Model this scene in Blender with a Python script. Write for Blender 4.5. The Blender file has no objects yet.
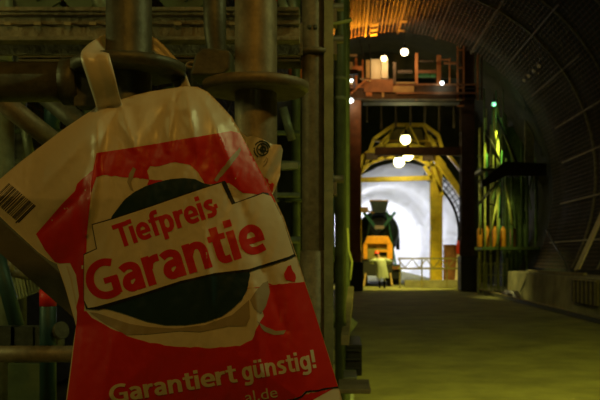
import bpy, bmesh, math, random
from mathutils import Vector, Matrix, noise
random.seed(7)
F = 833.0
H = 1.55
S = bpy.context.scene
COL = S.collection
PI = math.pi

def X(px, Y): return (px-345.0)*Y/F
def Z(py, Y): return H+(257.0-py)*Y/F
def P(px, py, Y): return Vector((X(px, Y), Y, Z(py, Y)))

# ------------------------------------------------------------------ materials
MC = {}
def mat(name, col, rough=.6, metal=0., var=.0, scale=8., bump=0., bscale=30., dirt=None, coat=0.):
    if name in MC: return MC[name]
    m = bpy.data.materials.new(name); m.use_nodes = True
    nt = m.node_tree; b = nt.nodes['Principled BSDF']
    b.inputs['Base Color'].default_value = (*col, 1)
    b.inputs['Roughness'].default_value = rough
    b.inputs['Metallic'].default_value = metal
    if coat: b.inputs['Coat Weight'].default_value = coat
    tc = nt.nodes.new('ShaderNodeTexCoord')
    if var or dirt:
        n = nt.nodes.new('ShaderNodeTexNoise'); n.inputs['Scale'].default_value = scale
        n.inputs['Detail'].default_value = 8; n.inputs['Roughness'].default_value = .65
        nt.links.new(tc.outputs['Object'], n.inputs['Vector'])
        r = nt.nodes.new('ShaderNodeValToRGB')
        r.color_ramp.elements[0].position = .32; r.color_ramp.elements[1].position = .68
        d = dirt if dirt else tuple(c*(1-var) for c in col)
        r.color_ramp.elements[0].color = (*d, 1)
        r.color_ramp.elements[1].color = (*[min(1, c*(1+var*.6)) for c in col], 1)
        nt.links.new(n.outputs['Fac'], r.inputs['Fac'])
        nt.links.new(r.outputs['Color'], b.inputs['Base Color'])
    if bump:
        n2 = nt.nodes.new('ShaderNodeTexNoise'); n2.inputs['Scale'].default_value = bscale
        n2.inputs['Detail'].default_value = 6
        nt.links.new(tc.outputs['Object'], n2.inputs['Vector'])
        bp = nt.nodes.new('ShaderNodeBump'); bp.inputs['Strength'].default_value = bump
        bp.inputs['Distance'].default_value = .02
        nt.links.new(n2.outputs['Fac'], bp.inputs['Height'])
        nt.links.new(bp.outputs['Normal'], b.inputs['Normal'])
    MC[name] = m
    return m
def emit(name, col, s):
    m = bpy.data.materials.new(name); m.use_nodes = True
    nt = m.node_tree; b = nt.nodes['Principled BSDF']
    b.inputs['Base Color'].default_value = (*col, 1)
    b.inputs['Emission Color'].default_value = (*col, 1)
    b.inputs['Emission Strength'].default_value = s
    return m

FLOORM = mat('packed_dirt', (.30, .285, .085), .85, var=.45, scale=.9, bump=.5, bscale=9)
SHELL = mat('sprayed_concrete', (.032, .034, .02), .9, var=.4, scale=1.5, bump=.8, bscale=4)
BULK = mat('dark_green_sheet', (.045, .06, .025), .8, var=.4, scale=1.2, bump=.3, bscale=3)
REBAR = mat('rusty_rebar', (.12, .056, .022), .7, var=.5, scale=3)
BATTEN = mat('pale_batten', (.42, .34, .18), .7, var=.3, scale=3)
KERB = mat('cast_concrete', (.34, .31, .17), .85, var=.45, scale=1.3, bump=.3, bscale=8)
WHITEM = mat('white_membrane', (.82, .82, .86), .5, bump=.25, bscale=2)
STEEL = mat('scaffold_steel', (.28, .24, .16), .55, .35, var=.35, scale=60, bump=.06, bscale=160)
STEELD = mat('dark_scaffold_steel', (.115, .118, .085), .5, .3, var=.4, scale=50, bump=.08, bscale=140)
STEELG = mat('grey_green_steel', (.30, .34, .22), .5, .4, var=.4, scale=12, bump=.15, bscale=50)
GREENP = mat('dark_green_pipe', (.13, .17, .08), .45, .2, var=.35, scale=10)
RUST = mat('rusty_beam', (.30, .26, .17), .75, .15, var=.6, scale=14, bump=.5, bscale=60)
WOOD = mat('old_timber', (.36, .30, .16), .8, var=.45, scale=5, bump=.3, bscale=40)
WOODD = mat('dark_timber', (.12, .095, .045), .8, var=.4, scale=9, bump=.2, bscale=30)
REDB = mat('red_brown_paint', (.32, .13, .045), .6, var=.35, scale=3)
BROWNB = mat('brown_paint', (.10, .06, .028), .7, var=.4, scale=3)
ORGLIT = mat('orange_lit_frame', (.6, .22, .06), .6, var=.3, scale=3)  # orange lamplight on the gantry frames, put into the colour
YEL = mat('yellow_paint', (.72, .52, .03), .5, var=.25, scale=3)
DKM = mat('dark_metal', (.03, .03, .022), .6, .3)
TRG = mat('mixer_green', (.05, .24, .14), .45, var=.4, scale=2)
TRD = mat('drum_dark', (.05, .075, .06), .5, var=.5, scale=2)
TAN = mat('tan_paint_lit_boards', (.5, .33, .12), .6, var=.3, scale=3)  # tan paint; on the gantry boards it also paints in warm light
ORG = mat('orange_paint', (.85, .34, .02), .5, var=.3, scale=2)
OLIVE = mat('olive_paint', (.28, .24, .06), .6, var=.3, scale=3)
BLK = mat('black_rubber', (.015, .015, .013), .8)
REDP = mat('red_plastic', (.8, .05, .02), .4)
COAT = mat('pale_raincoat', (.50, .55, .36), .45, var=.2, scale=3)
SKINM = mat('skin', (.5, .3, .2), .6)
HAIR = mat('dark_hair', (.03, .02, .015), .8)
BLUEG = mat('blue_green_steel', (.04, .10, .10), .5, .3, var=.4, scale=8)
SHEET = mat('ribbed_sheet', (.34, .36, .17), .6, var=.3, scale=10)
CLOTH = mat('orange_net', (.9, .22, .03), .6, var=.2, scale=10)
PURP = mat('purple_plastic', (.05, .03, .06), .4, var=.4, scale=3)
GREENL = mat('green_sheet', (.10, .42, .18), .6, var=.3, scale=3)
TAPE = mat('red_tape', (.75, .02, .02), .5)
LIMEP = mat('lime_pole', (.45, .50, .13), .6, var=.4, scale=3)
GMID = mat('mid_green', (.12, .20, .06), .7, var=.5, scale=3)
CREAMP = mat('cream_panel', (.7, .6, .4), .7)
EM_W = emit('lamp_white', (1, .80, .45), 9)
EM_O = emit('lamp_warm', (1, .7, .3), 8)
EM_Y = emit('lamp_yellow', (1, .92, .38), 9)
EM_C = emit('lamp_cool', (.85, 1, .95), 5)
EM_G = emit('lamp_green', (.3, 1, .5), 1.2)

# ------------------------------------------------------------------ helpers
def tag(o, label=None, cat=None, group=None, kind=None):
    if label: o['label'] = label
    if cat: o['category'] = cat
    if group: o['group'] = group
    if kind: o['kind'] = kind
    return o
def empty(name, loc, label, cat, group=None):
    o = bpy.data.objects.new(name, None); COL.objects.link(o); o.location = loc
    o.empty_display_size = .1
    return tag(o, label, cat, group)

class MB:
    def __init__(s): s.bm = bmesh.new(); s.m = []; s.cur = 0
    def use(s, m):
        if m not in s.m: s.m.append(m)
        s.cur = s.m.index(m); return s
    def _v(s, p): return s.bm.verts.new(p)
    def face(s, vs):
        try:
            f = s.bm.faces.new(vs); f.material_index = s.cur; f.smooth = s.sm; return f
        except ValueError: return None
    sm = False
    def box(s, lo, hi, M=None):
        x0, y0, z0 = lo; x1, y1, z1 = hi
        c = [Vector(p) for p in ((x0,y0,z0),(x1,y0,z0),(x1,y1,z0),(x0,y1,z0),(x0,y0,z1),(x1,y0,z1),(x1,y1,z1),(x0,y1,z1))]
        if M: c = [M @ p for p in c]
        v = [s._v(p) for p in c]
        for q in ((3,2,1,0),(4,5,6,7),(0,1,5,4),(1,2,6,5),(2,3,7,6),(3,0,4,7)): s.face([v[i] for i in q])
        return s
    def bar(s, a, b, w, h=None, up=(0,0,1)):
        """rectangular bar from a to b"""
        a = Vector(a); b = Vector(b); h = h or w
        d = (b-a); L = d.length; d.normalize(); up = Vector(up)
        if abs(d.dot(up)) > .98: up = Vector((0,1,0))
        sx = d.cross(up).normalized(); sz = sx.cross(d).normalized()
        M = Matrix.Translation(a) @ Matrix((sx, d, sz)).transposed().to_4x4()
        return s.box((-w/2, 0, -h/2), (w/2, L, h/2), M)
    def tube(s, pts, r, n=12, cap=True, closed=False):
        pts = [Vector(p) for p in pts]; rs = r if isinstance(r, (list, tuple)) else [r]*len(pts)
        old = s.sm; s.sm = True
        rings = []; N = len(pts); prev = None
        for i, p in enumerate(pts):
            if closed: d = pts[(i+1) % N]-pts[i-1]
            else: d = pts[min(i+1, N-1)]-pts[max(i-1, 0)]
            d.normalize()
            if prev is None:
                u = d.cross(Vector((0,0,1)) if abs(d.z) < .9 else Vector((0,1,0))).normalized()
            else:
                u = (prev-d*prev.dot(d)).normalized()
            prev = u; w = d.cross(u)
            rings.append([s._v(p+(u*math.cos(2*PI*k/n)+w*math.sin(2*PI*k/n))*rs[i]) for k in range(n)])
        rng = range(N) if closed else range(N-1)
        for i in rng:
            A = rings[i]; B = rings[(i+1) % N]
            for k in range(n): s.face([A[k], A[(k+1) % n], B[(k+1) % n], B[k]])
        s.sm = False
        if cap and not closed:
            s.face(rings[0][::-1]); s.face(rings[-1])
        s.sm = old
        return s
    def lathe(s, o, axis, prof, n=24, cap=True):
        """prof: list of (t, r) along axis from o"""
        o = Vector(o); a = Vector(axis).normalized()
        u = a.cross(Vector((0,0,1)) if abs(a.z) < .9 else Vector((0,1,0))).normalized(); w = a.cross(u)
        rings = []
        for t, r in prof:
            r = max(r, 1e-4)
            rings.append([s._v(o+a*t+(u*math.cos(2*PI*k/n)+w*math.sin(2*PI*k/n))*r) for k in range(n)])
        for i in range(len(prof)-1):
            f = abs(prof[i][0]-prof[i+1][0]) > 1e-6
            for k in range(n):
                fc = s.face([rings[i][k], rings[i][(k+1) % n], rings[i+1][(k+1) % n], rings[i+1][k]])
                if fc: fc.smooth = f
        if cap: s.face(rings[0][::-1]); s.face(rings[-1])
        return s
    def prism(s, poly, y0, y1, M=None):
        """poly in (x,z), extruded in y"""
        a = [Vector((x, y0, z)) for x, z in poly]; b = [Vector((x, y1, z)) for x, z in poly]
        if M: a = [M @ p for p in a]; b = [M @ p for p in b]
        A = [s._v(p) for p in a]; B = [s._v(p) for p in b]; n = len(poly)
        s.face(A); s.face(B[::-1])
        for i in range(n): s.face([A[(i+1) % n], A[i], B[i], B[(i+1) % n]])
        return s
    def ball(s, c, r, n=16):
        m = len(s.bm.faces)
        sc = r if isinstance(r, (tuple, list)) else (r, r, r)
        M = Matrix.Translation(c) @ Matrix.Diagonal((*sc, 1))
        g = bmesh.ops.create_uvsphere(s.bm, u_segments=n, v_segments=max(6, n//2), radius=1, matrix=M)
        s.bm.faces.ensure_lookup_table()
        for f in s.bm.faces[m:]: f.smooth = True; f.material_index = s.cur
        return s
    def build(s, name, m=None, parent=None, bevel=0, recalc=True):
        if m is not None: s.use(m); 
        if recalc: bmesh.ops.recalc_face_normals(s.bm, faces=s.bm.faces)
        me = bpy.data.meshes.new(name); s.bm.to_mesh(me); s.bm.free()
        for k in s.m: me.materials.append(k)
        o = bpy.data.objects.new(name, me); COL.objects.link(o)
        if parent:
            o.parent = parent
            # geometry is in world coordinates: shift to the parent's frame
            L = Vector((0,0,0)); q = parent
            while q: L += q.location; q = q.parent
            me.transform(Matrix.Translation(-L))
        if bevel:
            b = o.modifiers.new('bevel', 'BEVEL'); b.width = bevel; b.segments = 2; b.limit_method = 'ANGLE'
        return o
def N(m): b = MB(); b.use(m); return b
def own(o):
    """put a top-level mesh's origin at its base"""
    me = o.data; vs = [v.co for v in me.vertices]
    c = Vector(((min(v.x for v in vs)+max(v.x for v in vs))/2, (min(v.y for v in vs)+max(v.y for v in vs))/2, min(v.z for v in vs)))
    me.transform(Matrix.Translation(-c)); o.location = c
    return o
def one(mb, name, label, cat, group=None, bevel=0):
    o = mb.build(name, bevel=bevel); own(o); return tag(o, label, cat, group)

# ------------------------------------------------------------------ setting: tunnel
CX, CZ, R = 2.04, 4.28, 6.45
KX = 6.6
b = N(FLOORM)
nx, ny = 60, 120
def floor_z(x, y): 
    return .0 + (0.02*noise.noise(Vector((x*.6, y*.25, 0))) + .012*noise.noise(Vector((x*2.2, y*1.3, 3))) if y > 1 else 0)
xs = [-8+20*i/nx for i in range(nx+1)]; ys = [-6+106*(j/ny)**1.6 for j in range(ny+1)]
G = [[b._v((x, y, floor_z(x, y)-.02)) for x in xs] for y in ys]
b.sm = True
for j in range(ny):
    for i in range(nx): b.face([G[j][i], G[j][i+1], G[j+1][i+1], G[j+1][i]])
o = b.build('floor'); o['kind'] = 'structure'

def arch_pts(cx, cz, r, a0, a1, n, y):
    return [Vector((cx+r*math.cos(math.radians(a0+(a1-a0)*k/n)), y, cz+r*math.sin(math.radians(a0+(a1-a0)*k/n)))) for k in range(n+1)]
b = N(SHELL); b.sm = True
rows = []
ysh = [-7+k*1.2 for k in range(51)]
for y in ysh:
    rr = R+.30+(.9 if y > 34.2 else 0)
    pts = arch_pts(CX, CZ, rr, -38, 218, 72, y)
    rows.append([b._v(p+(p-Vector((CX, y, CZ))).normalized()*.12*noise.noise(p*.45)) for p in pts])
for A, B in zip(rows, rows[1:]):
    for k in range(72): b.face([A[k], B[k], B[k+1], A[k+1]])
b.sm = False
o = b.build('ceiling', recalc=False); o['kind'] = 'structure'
# end closing wall behind the camera
b = N(SHELL)
b.box((-6, -7.3, -.3), (11, -7, 12.5)); o = b.build('wall_back'); o['kind'] = 'structure'

# reinforcement cage (one tied cage of bars) with battens
cage = empty('reinforcement_cage', (CX+R, 17, .9), 'tied grid of rusty reinforcing bars lining the tunnel arch and the whole right wall', 'reinforcement')
b = N(REBAR)
A0, A1 = -29, 205
y = 9.0
while y <= 34.01:
    rad = .011
    b.tube(arch_pts(CX, CZ, R, A0, A1, 80, y), rad, 4, cap=False); y += .30
a = A0
while a < A1:
    c, s_ = math.cos(math.radians(a)), math.sin(math.radians(a))
    p = Vector((CX+(R-.02)*c, 9, CZ+(R-.02)*s_)); b.tube([p, p+Vector((0, 25, 0))], .011, 4); a += 1.35
b.build('bar_grid', None, cage)
for y in (22.6, 25.2, 28):
    b = N(RUST)
    b.tube(arch_pts(CX, CZ, R-.06, A0, A1, 90, y), .035 if y != 28 else .05, 6, cap=False)
    b.build('arch_rib', None, cage)
for i, a in enumerate([-20, -6, 8, 20, 34, 48, 61, 75, 89, 101, 113, 126]):
    c, s_ = math.cos(math.radians(a)), math.sin(math.radians(a))
    y0 = 24.5+((i*37) % 5)*.5; y1 = 33.9 if a > 55 else 32.6-((i*13) % 4)*.3
    b = N(BATTEN if a < 30 or a > 85 else REBAR); p = Vector((CX+(R-.1)*c, y0, CZ+(R-.1)*s_));  # upper flank battens take dark rebar colour, painting in the dimness there
    b.bar(p, p+Vector((0, y1-y0, 0)), .045 if a<40 else .06, .03, up=(c, 0, s_)); b.build('batten', None, cage)
# small reflective spacer plates in rows
for (a, ys_) in ((98, (32.2, 32.9, 33.6)), (112, (33.1, 33.7)), (40, (29.5, 30.3, 31.1, 31.9)), (88, (31.9, 33.2))):
    for yy in ys_:
        c, s_ = math.cos(math.radians(a)), math.sin(math.radians(a))
        p = Vector((CX+(R-.12)*c, yy, CZ+(R-.12)*s_)); b = N(CREAMP)
        b.bar(p, p+Vector((0, .28, 0)), .26 if a > 60 else .14, .02, up=(c, 0, s_)); b.build('spacer_plate', None, cage)

# kerb
b = N(KERB)
b.prism([(KX, -.05), (9.6, -.05), (9.6, 1.0), (KX+.06, .98)], 2, 34)
o = b.build('trim_1', bevel=.02); o['kind'] = 'structure'
# bulkhead round the lined tunnel
WX, WZ, WR, WY = 3.45, 3.1, 4.25, 51.0
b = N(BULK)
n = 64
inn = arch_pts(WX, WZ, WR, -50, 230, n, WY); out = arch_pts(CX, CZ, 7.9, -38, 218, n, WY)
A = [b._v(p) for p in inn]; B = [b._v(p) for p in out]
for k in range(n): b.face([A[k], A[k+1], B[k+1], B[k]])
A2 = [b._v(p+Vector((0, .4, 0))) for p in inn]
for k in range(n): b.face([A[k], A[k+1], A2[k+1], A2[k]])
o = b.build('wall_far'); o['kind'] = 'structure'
# white membrane-lined tunnel beyond
b = N(WHITEM); b.sm = True
rows = []
for j in range(71):
    y = WY+.2+j*.6; off = 0
    row = []
    for k in range(121):
        a = -52+284*k/120; ar = math.radians(a)
        fold = .05*math.sin(k*.9+2*noise.noise(Vector((k*.1, y*.15, 0)))*3)*max(0, 1-abs(math.sin(ar))*.8) + .12*noise.noise(Vector((k*.15, y*.35, 5)))
        rr = WR+fold-.06*abs(math.sin(y*.6))**4-.02*math.sin(y*1.3+2*math.sin(ar*5))
        row.append(b._v((WX+off+rr*math.cos(ar), y, WZ+rr*math.sin(ar))))
    rows.append(row)
for A, B in zip(rows, rows[1:]):
    for k in range(120): b.face([A[k], B[k], B[k+1], A[k+1]])
o = b.build('wall_lining', recalc=False); o['kind'] = 'structure'
yE = WY+.2+70*.6; off = 0
b = N(WHITEM); b.prism([(WX+off+4.5*math.cos(2*PI*k/32), 3+4.6*math.sin(2*PI*k/32)) for k in range(32)], yE-.3, yE)
o = b.build('wall_end'); o['kind'] = 'structure'

# ------------------------------------------------------------------ rail & right side
rx = 5.98
b = N(STEELD); b.box((rx-.06, 12, .0), (rx+.06, 39, .03)); b.box((rx-.012, 12, .03), (rx+.012, 39, .10)); 
b.use(WOOD).box((rx-.035, 12, .10), (rx+.035, 39, .13))  # pale strip along the rail top
one(b, 'track_rail', 'long low rail with pale top running along the right edge of the floor', 'rail')
b = N(mat('pale_timber', (.62, .52, .28), .8, var=.25, scale=4)); b.bar(P(577, 272, 24.3)+Vector((0,0,.06)), Vector((8.25, 25.0, 4.0)), .34, .05, up=(-.75, 0, .66))
one(b, 'timber_plank', 'pale wide timber plank leaning on the barred wall above the concrete kerb', 'plank')
b = N(WOOD)
b.bar((7.05, 24.5, 1.045), (6.95, 31.5, 1.035), .12, .07)
one(b, 'timber_beam', 'pale timber lying lengthwise on the concrete kerb behind the leaning plank', 'plank')
b = N(STEELD); b.bar((6.52, 31.5, .02), (6.7, 30.2, 1.02), .03)
one(b, 'steel_rod', 'thin steel rod leaning against the face of the concrete kerb', 'rod')
b = N(STEELD); b.bar((7.45, 27.5, 1.03), (7.85, 32.5, 2.6), .045)
o = one(b, 'steel_brace', 'dim sloping brace standing on the kerb at the far end of the barred wall', 'brace')
b = N(WOODD)
b.box((KX-.07, 21.6, .28), (KX-.01, 24.0, .96)); 
for k in range(6): b.box((KX-.1, 21.7+k*.4, .28), (KX-.07, 21.8+k*.4, .96))
b.use(WOOD).box((KX-.11, 21.6, .9), (KX-.07, 24.0, .94))
one(b, 'formwork_shutter', 'dark ribbed formwork panel standing against the kerb face at the right', 'panel')
# heap of dark plastic
b = N(PURP)
bmesh.ops.create_icosphere(b.bm, subdivisions=4, radius=1, matrix=Matrix.Translation((6.32, 31.6, 0)) @ Matrix.Diagonal((.24, 1.3, .3, 1)))
for v in b.bm.verts:
    v.co += v.co.normalized()*0 + Vector((0, 0, 1))*.12*noise.noise(v.co*2.3)+Vector((.1, 0, 0))*noise.noise(v.co*3.1)
    v.co.z = max(v.co.z, -.02)
for f in b.bm.faces: f.smooth = False
one(b, 'plastic_heap', 'crumpled heap of dark purple plastic sheeting beside the rail', 'sheeting')

# green light fence right of gantry
fy = 35.0
g = empty('mesh_fence', (X(493, fy), fy, 0), 'pale green barred fence panel standing at the far end of the kerb', 'fence')
b = N(LIMEP)
for k in range(8): 
    x = X(479+k*4.0, fy); b.tube([(x, fy, 0), (x, fy, Z(262, fy))], .022, 6)
for pz in (264, 275, 287): b.bar((X(478, fy), fy, Z(pz, fy)), (X(508, fy), fy, Z(pz, fy)), .03)
b.build('bars', None, g)
b = N(STEELG); b.box((X(478, fy)-.03, fy-.03, 0), (X(478, fy)+.03, fy+.03, Z(258, fy))); b.build('post', None, g)
b = N(STEELG); b.box((X(507, fy)-.03, fy-.03, 0), (X(507, fy)+.03, fy+.03, Z(258, fy))); b.build('post', None, g)

# ------------------------------------------------------------------ scaffold tower at right behind gantry
ty = 40.0
g = empty('scaffold_tower', (X(505, ty), ty, 0), 'green pole scaffold tower on the right between gantry and barred wall', 'scaffold')
def polepart(px0, py0, px1, py1, Y0, r=.05, m=LIMEP, name='pole', par=g, Y1=None):
    b = N(m); b.tube([P(px0, py0, Y0), P(px1, py1, Y1 or Y0)], r, 8); return b.build(name, None, par)
for (px, py, dy) in ((480,128,1.5),(485,118,0),(491,125,2.5),(498,105,0),(506,110,2.5),(512,150,0),(522,135,2.5),(527,130,0),(536,140,1)):
    Y = ty+dy
    polepart(px, min(291, 257+H*F/Y), px, py, Y, .055 if px % 2 else .07, LIMEP if px < 500 else GMID)  # lime colour paints the lamplight on the left poles, mid green the dimmer rest
for (a_, b_, c_, d_, Y, m) in ((500,118,515,165,ty-.3,LIMEP),(492,200,507,158,ty-.3,GMID),(490,235,500,188,ty-.3,LIMEP),(506,185,512,225,ty-.3,LIMEP),
        (478,205,500,180,ty-.3,DKM),(486,130,500,162,ty-.2,DKM),(495,112,520,170,ty-.4,DKM)):
    polepart(a_, b_, c_, d_, Y, .06, m, 'brace')
for (py, Y, x0, x1, m) in ((170, ty+.3, 478, 541, DKM), (247, ty+.6, 479, 540, GMID)):
    b = N(m); b.box((X(x0, Y), Y-.9, Z(py, Y)-.14), (X(x1, Y), Y+1.6, Z(py, Y)+.0)); 
    b.build('platform', None, g)
b = N(DKM); b.prism([(X(478, ty), Z(190, ty)), (X(478, ty), Z(183, ty)), (X(500, ty), Z(164, ty)), (X(541, ty), Z(166, ty)), (X(541, ty), Z(178, ty)), (X(502, ty), Z(178, ty))], ty-1.1, ty-.95)
b.build('edge_board', mat('blackish_board', (.01,.011,.006), .9), g)  # near-black even colour
b = N(GMID); b.box((X(511, ty), ty+2.7, Z(165, ty)), (X(541, ty), ty+2.8, Z(118, ty))); b.build('back_sheet', None, g)
b = N(GMID); b.box((X(513, ty), ty+2.7, Z(285, ty)), (X(541, ty), ty+2.8, Z(172, ty))); b.build('back_sheet', None, g)
b = N(WOOD); b.box((X(524,ty), ty-.2, Z(166,ty)), (X(533,ty), ty-.1, Z(120,ty))); b.build('board', None, g)
for k, px in enumerate((480, 487, 495, 503, 513)):
    Y = ty+.4; x = X(px, Y); z0 = Z(247, Y+.2); b = N(ORG)
    b.lathe((x, Y, z0+.003), (0, 0, 1), [(0, .13), (.02, .14), (.82, .14), (.9, .09), (.93, .04), (1.0, .04)], 14)
    o = one(b, 'gas_cylinder', 'orange upright gas cylinder on the right scaffold platform, '+['leftmost of five','second from the left of five','middle one of five','fourth from the left of five','rightmost of five'][k], 'cylinder', 'orange cylinders on the right scaffold')
rt = random.Random(5)
tw = [q_ for q_ in bpy.data.objects if q_.name == 'scaffold_tower'][0]
for k in range(26):
    px = rt.uniform(477, 503); Y = ty+rt.uniform(-.6, 3.2); py0 = rt.uniform(130, 250); ln = rt.uniform(20, 70)
    polepart(px, py0, px+rt.choice((0,0,0,rt.uniform(-12,12))), py0-ln, Y, rt.uniform(.02,.05), rt.choice((LIMEP, LIMEP, GMID, GREENL)), 'pole', tw)
for k in range(9):
    py = rt.uniform(115, 255); Y = ty+rt.uniform(-.5, 2); polepart(477, py, 477+rt.uniform(12,40), py+rt.uniform(-6,6), Y, .03, rt.choice((DKM, GMID, DKM)), 'transom', tw)
for k in range(8):
    px = rt.uniform(506, 538); py0 = rt.uniform(190, 270); polepart(px, py0, px+rt.uniform(-8,8), py0-rt.uniform(20,60), ty+rt.uniform(0,2), .04, GMID, 'pole', tw)
# green lit lamp housing
def lamp(name, px, py, Y, r, em, label, watt, col, light=True, housing=DKM, hz=None, hang=.5, group=None):
    p = P(px, py, Y)
    g = empty(name, (p.x, p.y, p.z), label, 'lamp', group); watt *= .07
    b = N(em); b.ball(p, r, 16); b.build('bulb', None, g)
    b = N(housing); b.lathe(p+Vector((0, .03, r*.7)), (0, 0, 1), [(0, r*1.05), (r*.5, r*.7), (r*.8, r*.25), (r*1.2, r*.25)], 14); 
    b.tube([p+Vector((0, .03, r*1.6)), p+Vector((0, .03, r*1.6+hang))], .015, 6); b.build('housing', None, g)
    if light:
        ld = bpy.data.lights.new(name+'_light', 'POINT'); ld.energy = watt; ld.color = col; ld.shadow_soft_size = r*.5
        lo = bpy.data.objects.new(name+'_light', ld); COL.objects.link(lo); lo.location = p+Vector((0, -r*1.5, -r*.9))
    return g

# ------------------------------------------------------------------ gantry
gy = 38.0
g = empty('gantry', (X(412, gy), gy, 0), 'red brown steel work gantry spanning the tunnel on two tall posts', 'gantry')
def gbox(px0, py0, px1, py1, Y, d, m, name, par=None, bev=0):
    b = N(m); x0, x1 = sorted((X(px0, Y), X(px1, Y))); z0, z1 = sorted((Z(py0, Y), Z(py1, Y)))
    b.box((x0, Y, z0), (x1, Y+d, z1)); return b.build(name, None, par or g, bevel=bev)
def ibeam_post(pxc, w, py0, py1, Y, m):
    x = X(pxc, Y); z0, z1 = Z(py0, Y), Z(py1, Y); b = N(m); t = .06; d = .6
    b.box((x-w/2, Y, z0), (x+w/2, Y+t, z1)); b.box((x-w/2, Y+d, z0), (x+w/2, Y+d+t, z1)); b.box((x-.04, Y+t, z0), (x+.04, Y+d, z1))
    k = z0+.8
    while k < z1-.2: b.box((x-w/2+.02, Y+t, k), (x+w/2-.02, Y+d, k+.03)); k += 1.6
    return b.build('post', None, g)
ibeam_post(353.5, .68, 291, 100, gy, REDB)
ibeam_post(468, .60, 291, 45, gy, BROWNB)
def boltstrip(px, Y, z0, z1, par):
    b = N(ORGLIT); z = z0
    while z < z1: b.lathe((X(px, Y), Y-.03, z), (0, 1, 0), [(0, .03), (.04, .03)], 6); z += .5
    b.build('bolts', None, par)
gbox(461, 256, 479, 291, gy-.25, 1.2, DKM, 'wheel_carriage', bev=.05)
gbox(347, 262, 363, 291, gy-.25, 1.2, DKM, 'wheel_carriage', bev=.05)
gbox(350, 85, 476, 98, gy, .25, BROWNB, 'main_beam')
gbox(350, 83.5, 476, 85.5, gy-.1, .45, REDB, 'main_beam_flange')
gbox(350, 97, 476, 99, gy-.1, .45, BROWNB, 'main_beam_flange')
gbox(375, 147, 462, 155, gy+.3, .3, BROWNB, 'cross_beam')
gbox(363, 100, 461, 102, gy+.6, .9, DKM, 'deck')
for k in range(7): gbox(366+k*14.5, 103, 368+k*14.5, 122+(k*7)%9, gy+3.2, .1, WOODD, 'rear_stud')
# ladder tower on the right post
for px in (457, 463, 477, 481): gbox(px, 46, px+1.6, 100, gy-.1, .08, ORGLIT if px < 480 else BROWNB, 'tower_post')
for py in (49, 67, 87, 105): gbox(457, py, 464, py+1.5, gy-.12, .05, ORGLIT, 'rung')
for py in (50, 88): gbox(464, py, 482, py+1.2, gy-.12, .05, BROWNB, 'rail_bar')
# upper frames
for px, t, bt, w in ((415, 53, 100, 3), (437, 55, 90, 4), (449, 58, 88, 1.4), (355, 58, 85, 2.4), (362, 60, 84, 1.6), (346.5, 58, 100, 2)):
    gbox(px, t, px+w, bt, gy+.05, .14, ORGLIT, 'stanchion')
for x0, x1, py, h, m in ((415, 440, 84, 2, BROWNB), (441, 450, 59, 1, ORGLIT), (343, 357, 54, 2.2, TAN), (441, 450, 84, 1, ORGLIT), (418, 437, 70, 3, REDB)):
    gbox(x0, py, x1, py+h, gy+.1, .1, m, 'frame_bar')
gbox(346, 86, 365, 88, gy-.3, .2, REDB, 'frame_bar')
b = N(TAN); b.bar(P(362, 79, gy), P(370, 81, gy-.3), .25, .08); b.build('frame_bar', None, g)
b = N(ORGLIT); b.bar(P(347, 97, gy-.3), P(366, 80, gy-.3), .08, .08); b.build('diagonal', None, g)
# back-board box that catches the lamp
gbox(371, 59, 381, 79, gy+.25, .5, CREAMP, 'cabinet_panel')
gbox(381.5, 60, 388, 78, gy+.12, .4, CREAMP, 'cabinet_panel')
gbox(364, 79, 393, 92, gy-.25, .2, REDB, 'toe_board')
gbox(393, 82, 415, 84.5, gy-.1, .1, TAN, 'toe_board'); gbox(393, 86, 413, 92, gy-.15, .1, TAN, 'toe_board')
gbox(418, 73.5, 430, 77, gy+.3, .12, GREENL, 'green_panel'); gbox(431, 70, 436, 77, gy+.2, .12, GREENL, 'green_panel')
gbox(345, 93, 351, 97, gy-.4, .2, BROWNB, 'frame_bar')

b = N(mat('green_shield', (.12, .14, .07), .8, var=.3, scale=2))
ys_ = gy+4.5
sh = [(X(p_, ys_), Z(q_, ys_)) for p_, q_ in ((346,78),(346,52),(360,43),(380,36),(402,33),(424,35),(446,42),(462,52),(462,78))]
b.prism(sh, ys_, ys_+.05); b.build('back_shield', None, g)
for px, py in ((376, 48), (433, 48)):
    b = N(DKM); b.lathe((X(px, ys_), ys_-.04, Z(py, ys_)), (0,1,0), [(0,.13),(.04,.13)], 20); b.build('hole_disc', None, g)  # dark discs painted on in place of shaded holes
b = N(GMID); b.bar(P(352, 44, ys_-.15), P(462, 40, ys_-.15), .06); b.build('cross_tube', None, g)
for (a_, c_) in (((360,40),(364,60)),((369,44),(371,58)),((368,62),(366,78))):
    b = N(DKM); b.bar(P(*a_, gy+1), P(*c_, gy+1), .05); b.build('hanger', None, g)
for x0, py0, x1, py1, m in ((349,62,353,84,TAN),(366,60,370,78,TAN),(352,66,362,70,ORGLIT),(393,62,396,84,BROWNB),(398,70,412,73,BROWNB),(396,86,414,92,TAN),(420,60,434,62,BROWNB),(444,62,456,64,ORGLIT),(396,92,476,94,REDB),(366,88,372,96,ORGLIT),(382,86,384,97,TAN)):
    gbox(x0, py0, x1, py1, gy-.2, .1, m, 'frame_bar')
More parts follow.
